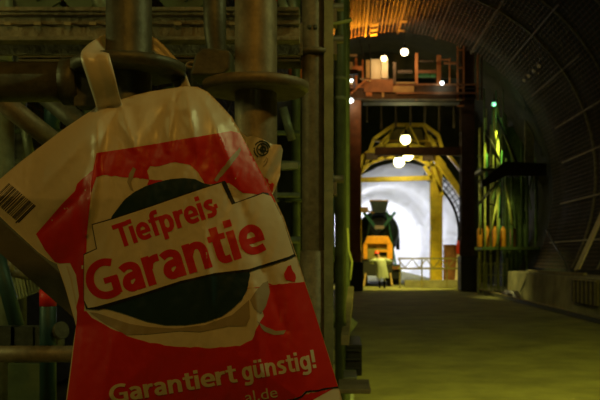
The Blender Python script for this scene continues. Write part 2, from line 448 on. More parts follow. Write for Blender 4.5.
# lamps
lamp('work_lamp', 404.5, 52, gy-.6, .17, EM_W, 'brightest bare lamp above the middle of the gantry deck', 380, (1, .78, .45), hang=.6)
lamp('work_lamp', 384, 58.5, gy-.35, .14, EM_O, 'glowing lamp mounted on the pale cabinet of the gantry deck', 250, (1, .7, .35), hang=.1)
lamp('work_lamp', 442, 83, gy-.3, .09, EM_C, 'small cool white lamp beside the orange lit stanchion on the gantry', 60, (.8, 1, .9), hang=.3)
lamp('work_lamp', 351, 100.5, gy-.3, .11, EM_C, 'small cool lamp at the top of the left red gantry post', 60, (.8, 1, .95), hang=.2)
lamp('work_lamp', 351.5, 80.5, gy-.3, .07, EM_C, 'tiny cool lamp on the upper left corner of the gantry frame', 20, (.8, 1, .95), hang=.2)
lamp('work_lamp', 405.5, 139.5, gy+.9, .24, EM_Y, 'yellow white floodlight above the cross beam, topmost of three', 250, (1, .9, .4), hang=.3)
lamp('work_lamp', 408, 155, 43.6, .29, EM_Y, 'yellow white floodlight just below the cross beam, middle of three', 900, (1, .92, .45), hang=.4)
lamp('work_lamp', 399, 162, 43.4, .28, EM_Y, 'yellow white floodlight hanging lowest under the yellow arch', 700, (1, .92, .45), hang=.4)
lamp('work_lamp', 494, 104, gy+1, .11, EM_G, 'green glowing lamp high above the right scaffold tower', 50, (.4, 1, .5), hang=.3)
# orange sodium floodlight aimed at the crown, on the gantry's left top
p = Vector((.35, 35.5, 9.45))
gg = empty('sodium_floodlight', p, 'orange floodlight aimed up at the arch from the left gantry top', 'lamp')
b = N(DKM); b.box((p.x-.2, p.y-.1, p.z-.12), (p.x+.2, p.y+.15, p.z+.08)); b.build('housing', None, gg)
b = N(DKM); b.bar((p.x, p.y, p.z-.12), (p.x+.1, gy+.1, p.z-.35), .06); b.build('bracket_arm', None, gg)

# ------------------------------------------------------------------ yellow arch trolley
yy = 45.0
g = empty('formwork_trolley', (X(398, yy), yy, 0), 'yellow steel formwork arch trolley with polygonal truss top behind the gantry', 'formwork')
def ybar(p0, p1, w, Y=yy, nm='truss_bar', m=YEL, dz=.3):
    b = N(m); b.bar(P(*p0, Y), P(*p1, Y), w, dz, up=(0, 1, 0)); return b.build(nm, None, g)
b = N(YEL)
x0, x1 = X(430.5, yy), X(442.5, yy)
b.box((x0, yy, 0), (x1, yy+.5, Z(165, yy)))
k = 1.2
while k < 6: b.box((x0-.03, yy-.03, k), (x1+.03, yy+.53, k+.04)); k += 1.2
b.box((x0-.1, yy-.1, 0), (x1+.1, yy+.6, .15)); b.build('column', None, g)
b = N(YEL); b.box((X(357, yy), yy, 0), (X(361.5, yy), yy+.5, Z(163, yy))); b.build('column', None, g)
ybar((359, 180), (432, 178), .25, nm='tie_beam')
ybar((432, 164), (442, 196), .2); ybar((424, 166), (441, 192), .2)
arc = [(357, 168), (366, 156), (380, 149), (400, 147.5), (420, 149), (434, 156), (443, 167)]
for a_, c_ in zip(arc, arc[1:]): ybar(a_, c_, .42, nm='arch_girder')
arc2 = [(361, 172), (370, 163), (384, 158), (400, 156), (416, 158), (430, 165)]
for a_, c_ in zip(arc2, arc2[1:]): ybar(a_, c_, .2, nm='arch_girder')
for a_, c_ in zip(arc[1:], arc2): ybar(a_, c_, .12)
for a_, c_ in zip(arc, arc2): ybar(a_, c_, .12)
top = [(370, 150), (374, 139), (394, 125), (424, 125), (438, 135), (442, 149)]
for a_, c_ in zip(top, top[1:]): ybar(a_, c_, .17)
for a_, c_ in (((394,126),(384,148)),((424,126),(434,147)),((378,147),(392,131)),((426,131),(436,146)),((409,125),(400,136)),((409,125),(420,147))): ybar(a_, c_, .10)
ybar((375, 141), (441, 141), .10, yy+.5)
b = N(YEL); Yp = yy+.6; b.prism([(X(p_, Yp), Z(q_, Yp)) for p_, q_ in ((377,150),(381,140),(386,136),(387,150))], Yp, Yp+.06); b.build('gusset_plate', None, g)
b = N(YEL); b.prism([(X(p_, Yp), Z(q_, Yp)) for p_, q_ in ((425,150),(425,134),(434,139),(440,150))], Yp, Yp+.06); b.build('gusset_plate', None, g)
b = N(OLIVE); b.prism([(X(p_, Yp), Z(q_, Yp)) for p_, q_ in ((384,148),(388,134),(398,128),(422,128),(426,148))], Yp+.3, Yp+.36); b.build('back_plate', None, g)
ybar((440, 163), (464, 198), .32, 44.0, nm='outrigger'); 
ybar((443, 148), (462, 172), .15, 44.4, nm='outrigger')
for (px, py) in ((372,157),(428,158)):
    p = P(px, py, yy-.2); b = N(BROWNB); b.box(p+Vector((-.3, -.1, -.15)), p+Vector((.3, .1, .2))); b.build('jack_box', None, g)
# dark curved ribs and mesh against the white membrane
g = empty('arch_rib_mesh', (X(455, 49), 49, 0), 'dark curved ribs with crossing wires standing before the white lining on the right', 'reinforcement')
for rr, th in ((4.02, .09), (3.25, .08)):
    b = N(DKM); b.tube([Vector((WX+rr*math.cos(math.radians(a)), 49, WZ-.1+rr*1.05*math.sin(math.radians(a)))) for a in range(-40, 76, 4)], th, 6); b.build('rib', None, g)
b = N(DKM)
for rr in (3.5, 3.75):
    b.tube([Vector((WX+rr*math.cos(math.radians(a)), 49, WZ-.1+rr*1.05*math.sin(math.radians(a)))) for a in range(-40, 70, 4)], .025, 4)
for a in range(-36, 70, 5):
    c, s_ = math.cos(math.radians(a)), 1.05*math.sin(math.radians(a))
    b.tube([Vector((WX+3.2*c, 49, WZ-.1+3.2*s_)), Vector((WX+4.1*c, 49, WZ+.1+4.1*s_))], .025, 4)
b.build('wire_mesh', None, g)
# low barrier
by = 42.0
g = empty('barrier', (X(435, by), by, 0), 'long low lattice barrier rail crossing in front of the white tunnel mouth', 'barrier')
for py in (258.5, 268.5):
    b = N(OLIVE); b.bar((X(398, by), by, Z(py, by)), (X(463, by), by, Z(py, by)), .07, .09); b.build('rail', None, g)
b = N(OLIVE)
for k in range(9): b.bar(P(398+k*7.1, 268 if k % 2 else 259, by), P(405+k*7.1, 259 if k % 2 else 268, by), .05)
b.build('lattice', None, g)
for px in (400, 422, 447, 461):
    b = N(OLIVE); b.bar((X(px, by), by+.05, 0), (X(px, by), by+.05, Z(257.5, by)), .07); b.build('post', None, g)
b = N(KERB); b.box((X(405, 43), 43.0, 0), (X(462, 43), 43.5, .35)); 
one(b, 'concrete_block', 'low pale concrete block wall behind the lattice barrier', 'block')
b = N(REDB); b.box((X(445, 44.2), 44.2, 0), (X(461, 44.2), 44.9, Z(245, 44.2))); b.box((X(444.5, 44.2), 44.15, Z(246, 44.2)), (X(461.5, 44.2), 44.95, Z(244.6, 44.2)))
one(b, 'steel_container', 'low maroon steel box right of the yellow column', 'container', bevel=.02)
cy_ = 43.8; p = Vector((X(459.5, cy_), cy_, 0))
g = empty('traffic_cone', p, 'tall cone with orange tip and white body beside the right gantry post', 'cone')
b = N(CREAMP); b.lathe(p, (0,0,1), [(0,.3),(.05,.3),(.06,.26),(1.55,.15),(1.7,.14)], 18); b.build('body', None, g)
b = N(REDP); b.lathe(p+Vector((0,0,1.7)), (0,0,1), [(0,.15),(.1,.18),(.5,.17),(.72,.1)], 18); b.build('tip', None, g)

# ------------------------------------------------------------------ mixer truck
tY = 46.5; tx = X(379, tY); sc = tY/F
g = empty('mixer_truck', (tx, tY+2.5, 0), 'dark green concrete mixer truck seen from behind in the white tunnel mouth', 'truck')
ax = Vector((0, 1, -.16)).normalized()
dc = Vector((tx, tY+.1, Z(229, tY)+.15))
b = N(TRD); b.lathe(dc, ax, [(0,.50),(.02,.58),(.4,.78),(1.2,1.12),(1.9,1.26),(2.6,1.26),(3.6,1.1),(4.6,.8),(4.9,.55)], 36)
for k in range(3):
    b.lathe(dc, ax, [(.9+k*.7,1.02+k*.1),(.93+k*.7,1.10+k*.09),(.99+k*.7,1.11+k*.09),(1.02+k*.7,1.04+k*.1)], 36, cap=False)
drum = b.build('drum', None, g)
b = N(DKM); b.lathe(dc+ax*-.02, ax, [(0,.42),(.01,.42)], 24); b.build('drum_mouth', None, drum)
# charging hopper: open trapezoid
b = N(TRD)
zt, zb = Z(201.5, tY), Z(213, tY); 
b.prism([(tx-.5, zt), (tx+.5, zt), (tx+.36, zb), (tx-.36, zb)], tY-.45, tY-.35); b.prism([(tx-.5, zt), (tx+.5, zt), (tx+.36, zb), (tx-.36, zb)], tY+.25, tY+.35)
b.prism([(tx-.5, zt), (tx-.44, zt), (tx-.3, zb), (tx-.36, zb)], tY-.35, tY+.25); b.prism([(tx+.44, zt), (tx+.5, zt), (tx+.36, zb), (tx+.3, zb)], tY-.35, tY+.25)
hp = b.build('charging_hopper', None, g)
b = N(TAN); b.box((tx-.52, tY-.48, zt-.02), (tx+.52, tY-.44, zt+.06)); b.box((tx-.52, tY+.34, zt-.02), (tx+.52, tY+.38, zt+.06)); b.build('rim', None, hp)
for s in (-1, 1):
    b = N(TRG); b.bar((tx+s*.86, tY-.3, Z(213, tY)), (tx+s*.1, tY-.45, Z(230, tY)), .16, .32, up=(0,1,0)); b.build('frame_arm', None, g)
    b = N(TRG); b.bar((tx+s*.42, tY-.2, Z(211, tY)), (tx+s*.95, tY-.1, .95), .10, .12); b.build('frame_post', None, g)
    b = N(DKM); b.box((tx+s*.35-.04, tY-.1, .9), (tx+s*.35+.04, tY+6.5, 1.15)); b.build('chassis_rail', None, g)
    for wy in (tY+.9, tY+2.3, tY+6.2):
        xx = tx+s*.95; b = N(BLK); b.lathe((xx-.27, wy, .5), (1,0,0), [(0,.3),(0,.44),(.05,.5),(.49,.5),(.54,.44),(.54,.3)], 24)
        b.use(STEELG).lathe((xx-.285, wy, .5), (1,0,0), [(0,.12),(.02,.25),(.55,.25),(.57,.12)], 16); b.build('wheel', None, g)
    b = N(BLK); b.box((tx+s*.95-.28, tY-.05, .35), (tx+s*.95+.28, tY+.0, .98)); b.build('mud_flap', None, g)
b = N(CREAMP); b.box((tx-.26, tY-.63, Z(229, tY)-.02), (tx+.26, tY-.6, Z(227, tY)+.06)); b.build('lamp_plate', None, g)
b = N(TRD); b.box((tx-1.2, tY-.1, .95), (tx+1.2, tY+6, 1.12)); b.build('bed', None, g)
b = N(REDB); b.box((tx+.25, tY-.2, .86), (tx+1.2, tY-.1, 1.06)); b.build('tail_board', None, g)
b = N(TRG); b.box((tx-1.15, tY+5.6, .7), (tx+1.15, tY+7.4, 3.2)); b.build('cab', None, g, bevel=.1)
b = N(TAN); b.bar((tx-1.3, tY-.4, Z(210, tY)), (tx-.62, tY-.45, Z(210, tY)-.02), .25, .3); b.bar((tx-.75, tY-.45, Z(211, tY)), (tx-.28, tY-.5, Z(213.5, tY)), .16, .1); b.build('discharge_chute', None, g)
b = N(BLK); b.box((tx+1.28, tY+5.3, 2.0), (tx+1.5, tY+5.38, 2.75)); b.tube([(tx+1.15, tY+5.6, 2.8), (tx+1.4, tY+5.4, 2.8), (tx+1.4, tY+5.4, 2.7)], .02, 6); b.build('mirror', None, g)
b = N(DKM)
for k in range(7): b.box((tx-.92, tY-.3, 1.1+k*.3), (tx-.65, tY-.27, 1.13+k*.3))
b.box((tx-.95, tY-.3, .9), (tx-.92, tY-.27, 3.1)); b.box((tx-.65, tY-.3, .9), (tx-.62, tY-.27, 3.1)); b.build('ladder', None, g)

# orange concrete pump
pY = 44.0; q = X(378, pY)
def zz(py): return Z(py, pY)
g = empty('concrete_pump', (q, pY, 0), 'orange hopper machine parked behind the truck and in front of it', 'machine')
g['label'] = 'orange concrete pump with sloping hood parked at the rear of the mixer truck'
b = N(ORG)
w0, w1 = X(367.5, pY), X(388, pY); v0, v1 = X(363.5, pY), X(392.5, pY)
b.prism([(w0, zz(236)), (w1, zz(236)), (v1-.02, zz(244)), (v0+.02, zz(244))], pY, pY+1.2); b.build('hood', None, g, bevel=.03)
b = N(ORG); b.box((v0, pY+.02, zz(259)), (v0+.2, pY+1.2, zz(244))); b.build('side_panel', None, g)
b = N(ORG); b.box((v1-.28, pY+.02, zz(259)), (v1, pY+1.2, zz(244))); b.build('side_panel', None, g)
b = N(OLIVE); b.box((v0+.2, pY+.2, zz(259)), (v1-.28, pY+1.2, zz(244))); b.build('engine_block', None, g)
b = N(ORG); b.box((X(375,pY), pY+.03, zz(252)), (X(388,pY), pY+.2, zz(250))); b.build('grille_bar', None, g)
b = N(DKM); b.box((X(377,pY), pY+.16, zz(255.5)), (X(387,pY), pY+.2, zz(252.5))); b.build('grille', None, g)
b = N(DKM); b.box((v0, pY+.1, .55), (v1, pY+1.3, zz(259))); b.build('chassis', None, g)
for s, xx in ((-1, v0+.12), (1, v1-.12)):
    b = N(BLK); b.lathe((xx-.12, pY+.8, .33), (1,0,0), [(0,.2),(0,.3),(.03,.33),(.21,.33),(.24,.3),(.24,.2)], 20); b.build('wheel', None, g)
    b = N(TAN); b.bar((xx, pY+.1, .7), (xx+s*.1, pY-.1, 0.02), .08); b.build('support_leg', None, g)
b = N(TAN); b.box((v0-.35, pY+.3, zz(262)), (v0-.05, pY+.7, zz(248))); b.build('control_box', REDB, g)

# ------------------------------------------------------------------ person
def skin_mesh(verts, edges, radii, root=0, sub=2):
    me = bpy.data.meshes.new('t'); me.from_pydata([Vector(v) for v in verts], edges, [])
    o = bpy.data.objects.new('t', me); COL.objects.link(o)
    o.modifiers.new('s', 'SKIN')
    if not me.skin_vertices: me.attributes
    for i, sv in enumerate(me.skin_vertices[0].data):
        r = radii[i]; sv.radius = (r, r) if not isinstance(r, tuple) else r; sv.use_root = (i == root)
    sm = o.modifiers.new('u', 'SUBSURF'); sm.levels = sub; sm.render_levels = sub
    dg = bpy.context.evaluated_depsgraph_get(); dg.update()
    r = bpy.data.meshes.new_from_object(o.evaluated_get(dg))
    bpy.data.objects.remove(o); 
    for p_ in r.polygons: p_.use_smooth = True
    return r
def ensure_skin(me): pass
wY = 41.6; wx = X(382, wY)
g = empty('person', (wx, wY, 0), 'person in long pale raincoat and red hard hat standing by the orange machine', 'person')
def loc(v): return Vector(v)
# pose facing away (+Y), elbows out, leaning slightly forward and left
V = [(0,0,.95),(-.02,.02,1.15),(-.06,.05,1.38),(-.12,.08,1.50),(-.2,.12,1.62),(-.24,.14,1.70),
     (.11,0,.90),(.13,.04,.5),(.13,-.02,.09),(.14,.12,.04),
     (-.10,0,.90),(-.13,.08,.5),(-.11,0,.09),(-.12,.14,.04),
     (.12,.06,1.43),(.42,.12,1.32),(.30,.36,1.22),(.28,.42,1.21),
     (-.28,.06,1.40),(-.52,.14,1.32),(-.42,.38,1.24),(-.40,.45,1.23)]
Eg = [(0,1),(1,2),(2,3),(3,4),(4,5),(0,6),(6,7),(7,8),(8,9),(0,10),(10,11),(11,12),(12,13),(2,14),(14,15),(15,16),(16,17),(2,18),(18,19),(19,20),(20,21)]
Rd = [.16,.15,.17,.065,.10,.09,.10,.07,.05,.045,.10,.07,.05,.045,.075,.055,.04,.035,.075,.055,.04,.035]
# five fingers per hand
for hb, s in ((17, 1), (21, -1)):
    hp_ = Vector(V[hb])
    for i, (dx, dz, L) in enumerate(((-.03,.0,.075),(-.01,.0,.085),(.01,.0,.08),(.03,0,.06),(-.045*s,.02,.05))):
        base = hp_+Vector((dx, .03, dz)); k = len(V)
        V.append(tuple(base)); V.append(tuple(base+Vector((0, L*.5, -.01)))); V.append(tuple(base+Vector((0, L*.8, -L*.4))))
        Eg += [(hb, k), (k, k+1), (k+1, k+2)]; Rd += [.010, .009, .008]
V = [tuple(Vector(v)+Vector((wx, wY, 0.0))) for v in V]
me = skin_mesh(V, Eg, Rd)
body = bpy.data.objects.new('body', me); COL.objects.link(body); me.materials.append(SKINM); me.materials.append(COAT)
for p_ in me.polygons:
    c = p_.center-Vector((wx, wY, 0))
    p_.material_index = 1 if (c.z < 1.47 and c.y < .40) else 0
me.transform(Matrix.Translation(-Vector(g.location))); body.parent = g
# coat: flared loft from shoulders to knees
b = N(COAT); b.sm = True; rings = []
for (z, cx_, cy_, rx_, ry_) in ((1.47,-.1,.06,.09,.09),(1.44,-.08,.05,.24,.13),(1.34,-.06,.05,.27,.17),(1.1,-.02,.03,.25,.19),(.9,0,.02,.27,.2),(.7,.02,.02,.29,.22),(.5,.03,.02,.31,.24)):
    rings.append([b._v((wx+cx_+rx_*math.cos(2*PI*k/32)*(1+.05*math.sin(k*1.9)*(1.5-z)), wY+cy_+ry_*math.sin(2*PI*k/32)*(1+.1*math.sin(k*1.9)*(1.5-z)), z)) for k in range(32)])
for A, B in zip(rings, rings[1:]):
    for k in range(32): b.face([A[k], A[(k+1) % 32], B[(k+1) % 32], B[k]])
b.build('raincoat', None, g)
for s in ((.12,.06,1.43,.45,.13,1.31,.30,.37,1.22), (-.28,.06,1.41,-.55,.15,1.31,-.42,.39,1.24)):
    o_ = Vector((wx, wY, 0)); b = N(COAT); b.tube([o_+Vector(s[0:3]), o_+Vector(s[3:6]), o_+Vector(s[6:9])], [.10, .10, .065], 12); b.build('sleeve', None, g)
hc = Vector((wx-.25, wY+.15, 1.70))
b = N(SKINM); b.ball(hc+Vector((0,.01,-.02)), (.075,.095,.115), 20); b.ball(hc+Vector((0,.105,-.03)), (.014,.02,.02), 8)
for s in (-1,1): b.ball(hc+Vector((s*.077,.01,-.03)), (.012,.02,.032), 8); b.ball(hc+Vector((s*.03,.09,.0)), .011, 8)
b.tube([hc+Vector((-.025,.095,-.075)), hc+Vector((.025,.095,-.075))], .006, 6); b.build('head', None, g)
b = N(HAIR); b.ball(hc+Vector((0,-.02,0)), (.082,.095,.10), 16); b.build('hair', None, g)
b = N(REDP); b.lathe(hc+Vector((0,.01,.02)), (0,0,1), [(0,.15),(.012,.15),(.014,.125),(.06,.118),(.1,.09),(.125,.04),(.13,.001)], 24); b.build('hard_hat', None, g)
for s in (.13, -.11):
    b = N(BLK); b.ball(Vector((wx+s, wY+.06, .05)), (.06,.15,.05), 12); b.tube([(wx+s, wY, .05), (wx+s, wY+.01, .33)], [.06, .075], 12); b.build('boot', None, g)

exec_bag = True
# ------------------------------------------------------------------ foreground scaffold
def rosette(x, Y, z, r=.0605, m=STEEL, par=None, t=.011):
    b = N(m); 
    b.lathe((x, Y, z-t/2-.004), (0,0,1), [(0,.027),(.0,r-.004),(.003,r),(t,r),(t+.002,r-.005),(t-.001,r-.009),(t-.001,.027)], 64)
    return b.build('rosette', None, par)
def standard(px, Y, z0, z1, rad, m, label, ros=(), mr=None, rr=.0605):
    x = X(px, Y); g = empty('scaffold_standard', (x, Y, z0), label, 'scaffold pole')
    b = N(m); b.lathe((x, Y, z0), (0,0,1), [(0, rad), (z1-z0, rad)], 40); b.build('tube', None, g)
    for z in ros: rosette(x, Y, z, rr, mr or m, g)
    return g, x
# C: nearest right of bag
gC, xC = standard(256, .955, 0, 3.0, .0242, STEEL, 'nearest pale scaffold pole right of the bag handles with wide rosette and red tape', ros=(Z(85, .955), Z(85, .955)-.5), mr=STEEL)
b = N(TAPE); z = Z(2, .955); b.lathe((xC, .955, z), (0,0,1), [(0,.0246),(.05,.0246)], 40); b.build('tape', None, gC)
# A: handle pole
gA, xA = standard(129, .90, 0, 3.0, .0242, STEELD, 'dark scaffold pole that the bag handle is looped over', ros=(Z(66, .90), Z(66, .90)-.5), mr=STEELD)
# ledger B with wedge head
zB = Z(82, .90)
g = empty('scaffold_ledger', (xA-.3, .90, zB), 'thick dark horizontal ledger tube running left from the pole holding the bag', 'scaffold tube')
b = N(STEELD); b.tube([(xA-.9, .90, zB), (xA-.062, .90, zB)], .0215, 32); b.build('tube', None, g)
b = N(STEELD); b.tube([(xA-.07, .90, zB), (xA-.058, .90, zB), (xA-.052, .90, zB)], [.025, .025, .022], 28); b.box((xA-.055, .886, zB-.028), (xA-.028, .914, zB+.006)); b.build('wedge_head', None, g)
# D: dark inclined prop with coupler
g = empty('scaffold_prop', P(216, 60, 1.12), 'dark tapering prop ending in a coupler between the two front poles', 'scaffold tube')
b = N(STEELD); b.tube([P(216.5, 62, 1.14), P(216.5, 52, 1.14), P(215, 30, 1.14), P(214, -60, 1.14)], [.012, .0125, .0155, .0155], 24); b.build('tube', None, g)
b = N(STEELD); Y = 1.10
b.prism([(X(p_, Y), Z(q_, Y)) for p_, q_ in ((194,80),(199,60),(206,53),(231,55),(234,58),(233,74),(226,80))], Y-.03, Y+.035); b.build('coupler', None, g, bevel=.004)
b = N(STEEL); b.tube([P(192+5*math.cos(t*PI/8), 65+2.6*math.sin(t*PI/8), 1.08) for t in range(16)], .0022, 8, closed=True); b.build('ring', None, g)
# E: rusty waling beam (double channel)
g = empty('waling_beam', P(100, 30, 1.7), 'rusty double channel beam running across behind the two front poles', 'beam')
Y = 1.7
b = N(RUST)
for (t, bt, d) in ((10, 45, 0),):
    z1, z0 = Z(11, Y), Z(44, Y)
    b.box((X(-80, Y), Y+.0, z0), (X(300, Y), Y+.008, z1)); b.box((X(-80, Y), Y-.03, z1-.008), (X(300, Y), Y, z1)); b.box((X(-80, Y), Y-.03, z0), (X(300, Y), Y, z0+.008))
    b.box((X(-80, Y), Y-.012, Z(26, Y)), (X(300, Y), Y, Z(23.5, Y))); b.box((X(-80, Y), Y-.02, Z(16, Y)-.003), (X(300, Y), Y, Z(16, Y)+.003))
b.build('channel', None, g, bevel=.002)
b = N(RUST); b.box((X(-80, Y), Y+.09, Z(44, Y)), (X(300, Y), Y+.10, Z(11, Y))); b.build('channel', None, g)
for k in range(9):
    p = P(8+k*28+(k*7) % 5, 24, Y-.014); b = N(BATTEN); b.box(p+Vector((-.007, -.004, -.003)), p+Vector((.007, 0, .003)))
    b.build('weld', None, g)
Y = 2.0
b = N(WOODD)
for py in (47, 51, 55, 59): b.box((X(18, Y), Y, Z(py+2.4, Y)), (X(300, Y), Y+.08, Z(py, Y)))
o = one(b, 'timber_stack', 'stack of dark thin boards just below the rusty channel beam', 'boards')
# ceiling of dark inclined ribbed sheets at top left
for i, (a_, c_, w) in enumerate((((20,-20),(60,30),.10), ((60,-30),(110,30),.10), ((160,-30),(200,20),.12))):
    Y = 2.6; b = N(GREENP); b.bar(P(*a_, Y), P(*c_, Y), w, .04, up=(0,1,0))
    for k in range(5):
        f = k/5.0; p0 = P(*a_, Y-.03).lerp(P(*c_, Y-.03), f)
        b.bar(p0, p0+Vector((.05, 0, .03)), .01)
    one(b, 'inclined_brace', ['dark green sloping brace, leftmost of the three above the rusty beam','dark green sloping brace, middle one of the three above the rusty beam','dark green ribbed sloping brace just right of the pole holding the bag'][i], 'brace')
b = N(STEELG); Y = 2.3; b.tube([P(92, -15, Y), P(106, 14, Y)], .022, 16); b.build
one(b, 'scaffold_brace', 'pale green short brace tube at top edge left of the handle pole', 'scaffold tube')
b = N(STEELG); Y = 2.2; b.tube([P(4, -40, Y), P(4, 62, Y)], .022, 16)
one(b, 'scaffold_post', 'pale green post at the top left corner behind the rusty beam', 'scaffold pole')
# F diagonals under ledger
b = N(STEEL); b.tube([P(-20, 84, 1.3), P(75, 158, 1.42)], .0165, 20)
one(b, 'scaffold_brace', 'pale diagonal brace tube under the thick ledger left of the bag', 'scaffold tube')
b = N(STEELD); b.tube([P(40, 90, 1.6), P(110, 150, 1.6)], .02, 16)
one(b, 'scaffold_brace', 'dark diagonal tube behind the pale brace left of the bag', 'scaffold tube')
b = N(STEELG); b.tube([P(5, 110, 1.9), P(5, 420, 1.9)], .02, 16)
one(b, 'scaffold_post', 'dim green post at the far left edge below the ledger', 'scaffold pole')
b = N(STEELG); b.tube([P(22, 112, 2.2), P(32, 165, 2.2)], .012, 12)
one(b, 'scaffold_brace', 'short thin pale tube standing between left edge post and diagonal brace', 'scaffold tube')
b = N(BLUEG); b.tube([P(52, 95, 2.4), P(52, 130, 2.4)], .022, 12)
one(b, 'scaffold_brace', 'stubby blue green tube end seen under the thick ledger', 'scaffold tube')
# lower left cluster
b = N(WOODD); b.bar(P(-40, 196, 1.25), P(92, 312, 1.25), .036, .05, up=(0,1,0))
one(b, 'timber_strut', 'dark square timber strut sloping down behind the left flap of the bag', 'beam')
b = N(STEEL); b.tube([P(-40, 354, 1.25), P(110, 354, 1.25)], .0125, 20)
one(b, 'scaffold_ledger', 'brown horizontal tube low at the left behind the bag', 'scaffold tube')
b = N(BLUEG); b.tube([P(48, 255, 1.5), P(48, 420, 1.5)], .0145, 20)
g_ = one(b, 'scaffold_post', 'dark blue green post with red paint at the lower left', 'scaffold pole')
Y = 1.48
b = N(TAPE); x_ = X(48, 1.5); b.lathe((x_, 1.5, Z(306, 1.5)), (0,0,1), [(0,.0149),(.03,.0149)], 20); b.build('paint_band', None, g_)
b = N(BLUEG); b.tube([P(-8, 235, 1.6), P(18, 330, 1.6)], .014, 16)
one(b, 'scaffold_brace', 'blue green leaning tube at the left edge beside the ribbed sheet', 'scaffold tube')
b = N(SHEET); Y = 2.0
for k in range(10):
    b.bar(P(12+k*3.1, 302-k*1.2, Y), P(5+k*3.4, 262+k*1.6, Y), .0055, .012)
b.bar(P(12, 292, Y+.012), P(42, 290, Y+.012), .004, .01); b.bar(P(9, 272, Y+.012), P(40, 274, Y+.012), .004, .01)
one(b, 'ribbed_sheet', 'pale green ribbed metal sheet seen under the left flap of the bag', 'sheet')
b = N(GREENP); Y = 1.8; b.box((X(8, Y), Y, Z(440, Y)), (X(42, Y), Y+.02, Z(364, Y)))
one(b, 'plywood_board', 'dull olive board standing at the lower left corner', 'board')
b = N(STEEL); b.tube([P(-5, 268, 1.7), P(30, 276, 1.75)], .010, 12); b.ball(P(6, 266, 1.68), .018, 12)
one(b, 'scaffold_clamp', 'small bolted clamp on the leaning tube at the left edge', 'clamp')
b = N(STEELD); b.tube([P(0, 335, 1.55), P(30, 338, 1.55), P(62, 330, 1.5)], .016, 12)
for t in (8, 26, 50): p=P(t, 336, 1.53); b.box(p-Vector((.02,.02,.018)), p+Vector((.02,.02,.018)))
one(b, 'scaffold_clamp', 'dark clamped tube joint lying just above the low brown ledger', 'clamp')
# G post with collar
gG, xG = standard(313, 2.05, 0, 4.2, .0275, STEEL, 'brown heavy post to the right of the bag, wider sleeve on its lower half', ros=(Z(52, 2.05),), rr=.045)
b = N(STEEL); zc = Z(252, 2.05); b.lathe((xG, 2.05, 0), (0,0,1), [(0,.0325),(zc,.0325),(zc+.004,.028)], 32); b.build('sleeve', None, gG)
b = N(STEELG); b.box((xG+.028, 2.02, 0), (xG+.05, 2.06, 4.2)); b.build('flange', None, gG)
b = N(STEELD)
for px in (309, 315): b.ball(P(px, 27, 2.02), .006, 8)
b.build('bolts', None, gG)
# H grey-green double tube with couplers
gH, xH = standard(327, 2.5, 0, 4.6, .0185, STEELG, 'pale grey green tube with couplers between brown post and dark green pipe')
for py in (20, 52, 190): 
    p = P(327, py, 2.5); b = N(STEEL); b.box(p+Vector((-.035, -.045, -.018)), p+Vector((.03, .03, .02))); b.tube([p+Vector((-.04,-.03,.03)), p+Vector((.05,-.03,.03))], .012, 10); b.build('coupler', None, gH)
b = N(LIMEP); b.tube([P(320, 22, 2.4), P(332, 24.5, 2.4), P(352, 20, 2.4)], .005, 8)
one(b, 'thin_rod', 'thin pale rod sticking out to the right near the top of the tubes', 'rod')
b = N(LIMEP); b.tube([P(321, 25, 2.42), P(330, 118, 2.42)], .0045, 8)
one(b, 'thin_rod', 'thin yellow green rod slanting down between the upright tubes', 'rod')
b = N(BLUEG); b.tube([P(328, 190, 2.7), P(328, 262, 2.7)], .021, 12)
one(b, 'hose_section', 'dark blue hose section between the uprights right of the bag', 'hose')
# I dark green pipe
gI, xI = standard(340.5, 3.4, 0, 5.6, .0225, GREENP, 'smooth dark green pipe, rightmost upright of the foreground scaffold')
for py in (80, 100): 
    z = Z(py, 3.4); b = N(STEELG); b.lathe((xI, 3.4, z), (0,0,1), [(0,.0225),(.002,.0255),(.012,.0255),(.014,.0225)], 24); b.build('collar', None, gI)
gJ, xJ = standard(346, 6.5, 0, 7, .03, GREENP, 'thin dark green upright behind the smooth pipe at the tunnel lane edge')
b = N(LIMEP); b.tube([P(347.5, 228, 6), P(348.5, 250, 6), P(352, 262, 6), P(350, 280, 6)], .008, 8)
one(b, 'cable', 'pale yellow cable hanging down beside the dark uprights', 'cable')
# scaffold rows further left/back
idx = 0
labs = ['behind the rusty beam at far left','left of the handle pole','just right of the handle pole','between the two front poles','behind the nearest pale pole','right of the nearest pale pole']
for k, (px, Y, m) in enumerate(((20, 3.2, STEELD), (88, 3.6, GREENP), (178, 3.4, GREENP), (193, 4.4, STEELD), (266, 3.8, GREENP), (296, 4.4, GREENP))):
    standard(px, Y, 0, 5.5, .024, m, 'dim background scaffold pole '+labs[k], ros=(Z(200, Y), Z(90, Y)))
ls = ['topmost','second','third','fourth','lowest']
for k, (py, Y, m) in enumerate(((133, 2.9, GREENP), (164, 3.0, STEELG), (195, 2.8, STEELG), (240, 3.0, STEELG), (290, 2.9, STEELD))):
    b = N(m); b.tube([P(-60, py-2, Y), P(300, py, Y)], .0085+.004*(k % 2), 12)
    one(b, 'scaffold_ledger', 'horizontal ledger seen in the dark gap right of the bag, '+ls[k]+' of five', 'scaffold tube')
b = N(STEELG); b.bar(P(281, 167, 2.95), P(298, 166, 2.95), .05, .02)
one(b, 'steel_plate', 'small pale plate lying on a ledger in the gap right of the bag', 'plate')
b = N(STEELG); b.tube([P(283, 108, 2.4), P(292, 140, 2.4)], .012, 12)
one(b, 'scaffold_brace', 'pale leaning tube directly under the big rosette of the nearest pole', 'scaffold tube')
b = N(STEELG); b.tube([P(284, 250, 2.5), P(305, 272, 2.5)], .010, 12)
one(b, 'scaffold_brace', 'short diagonal tube low in the gap between bag and brown post', 'scaffold tube')
b = N(STEELG); Y = 2.3
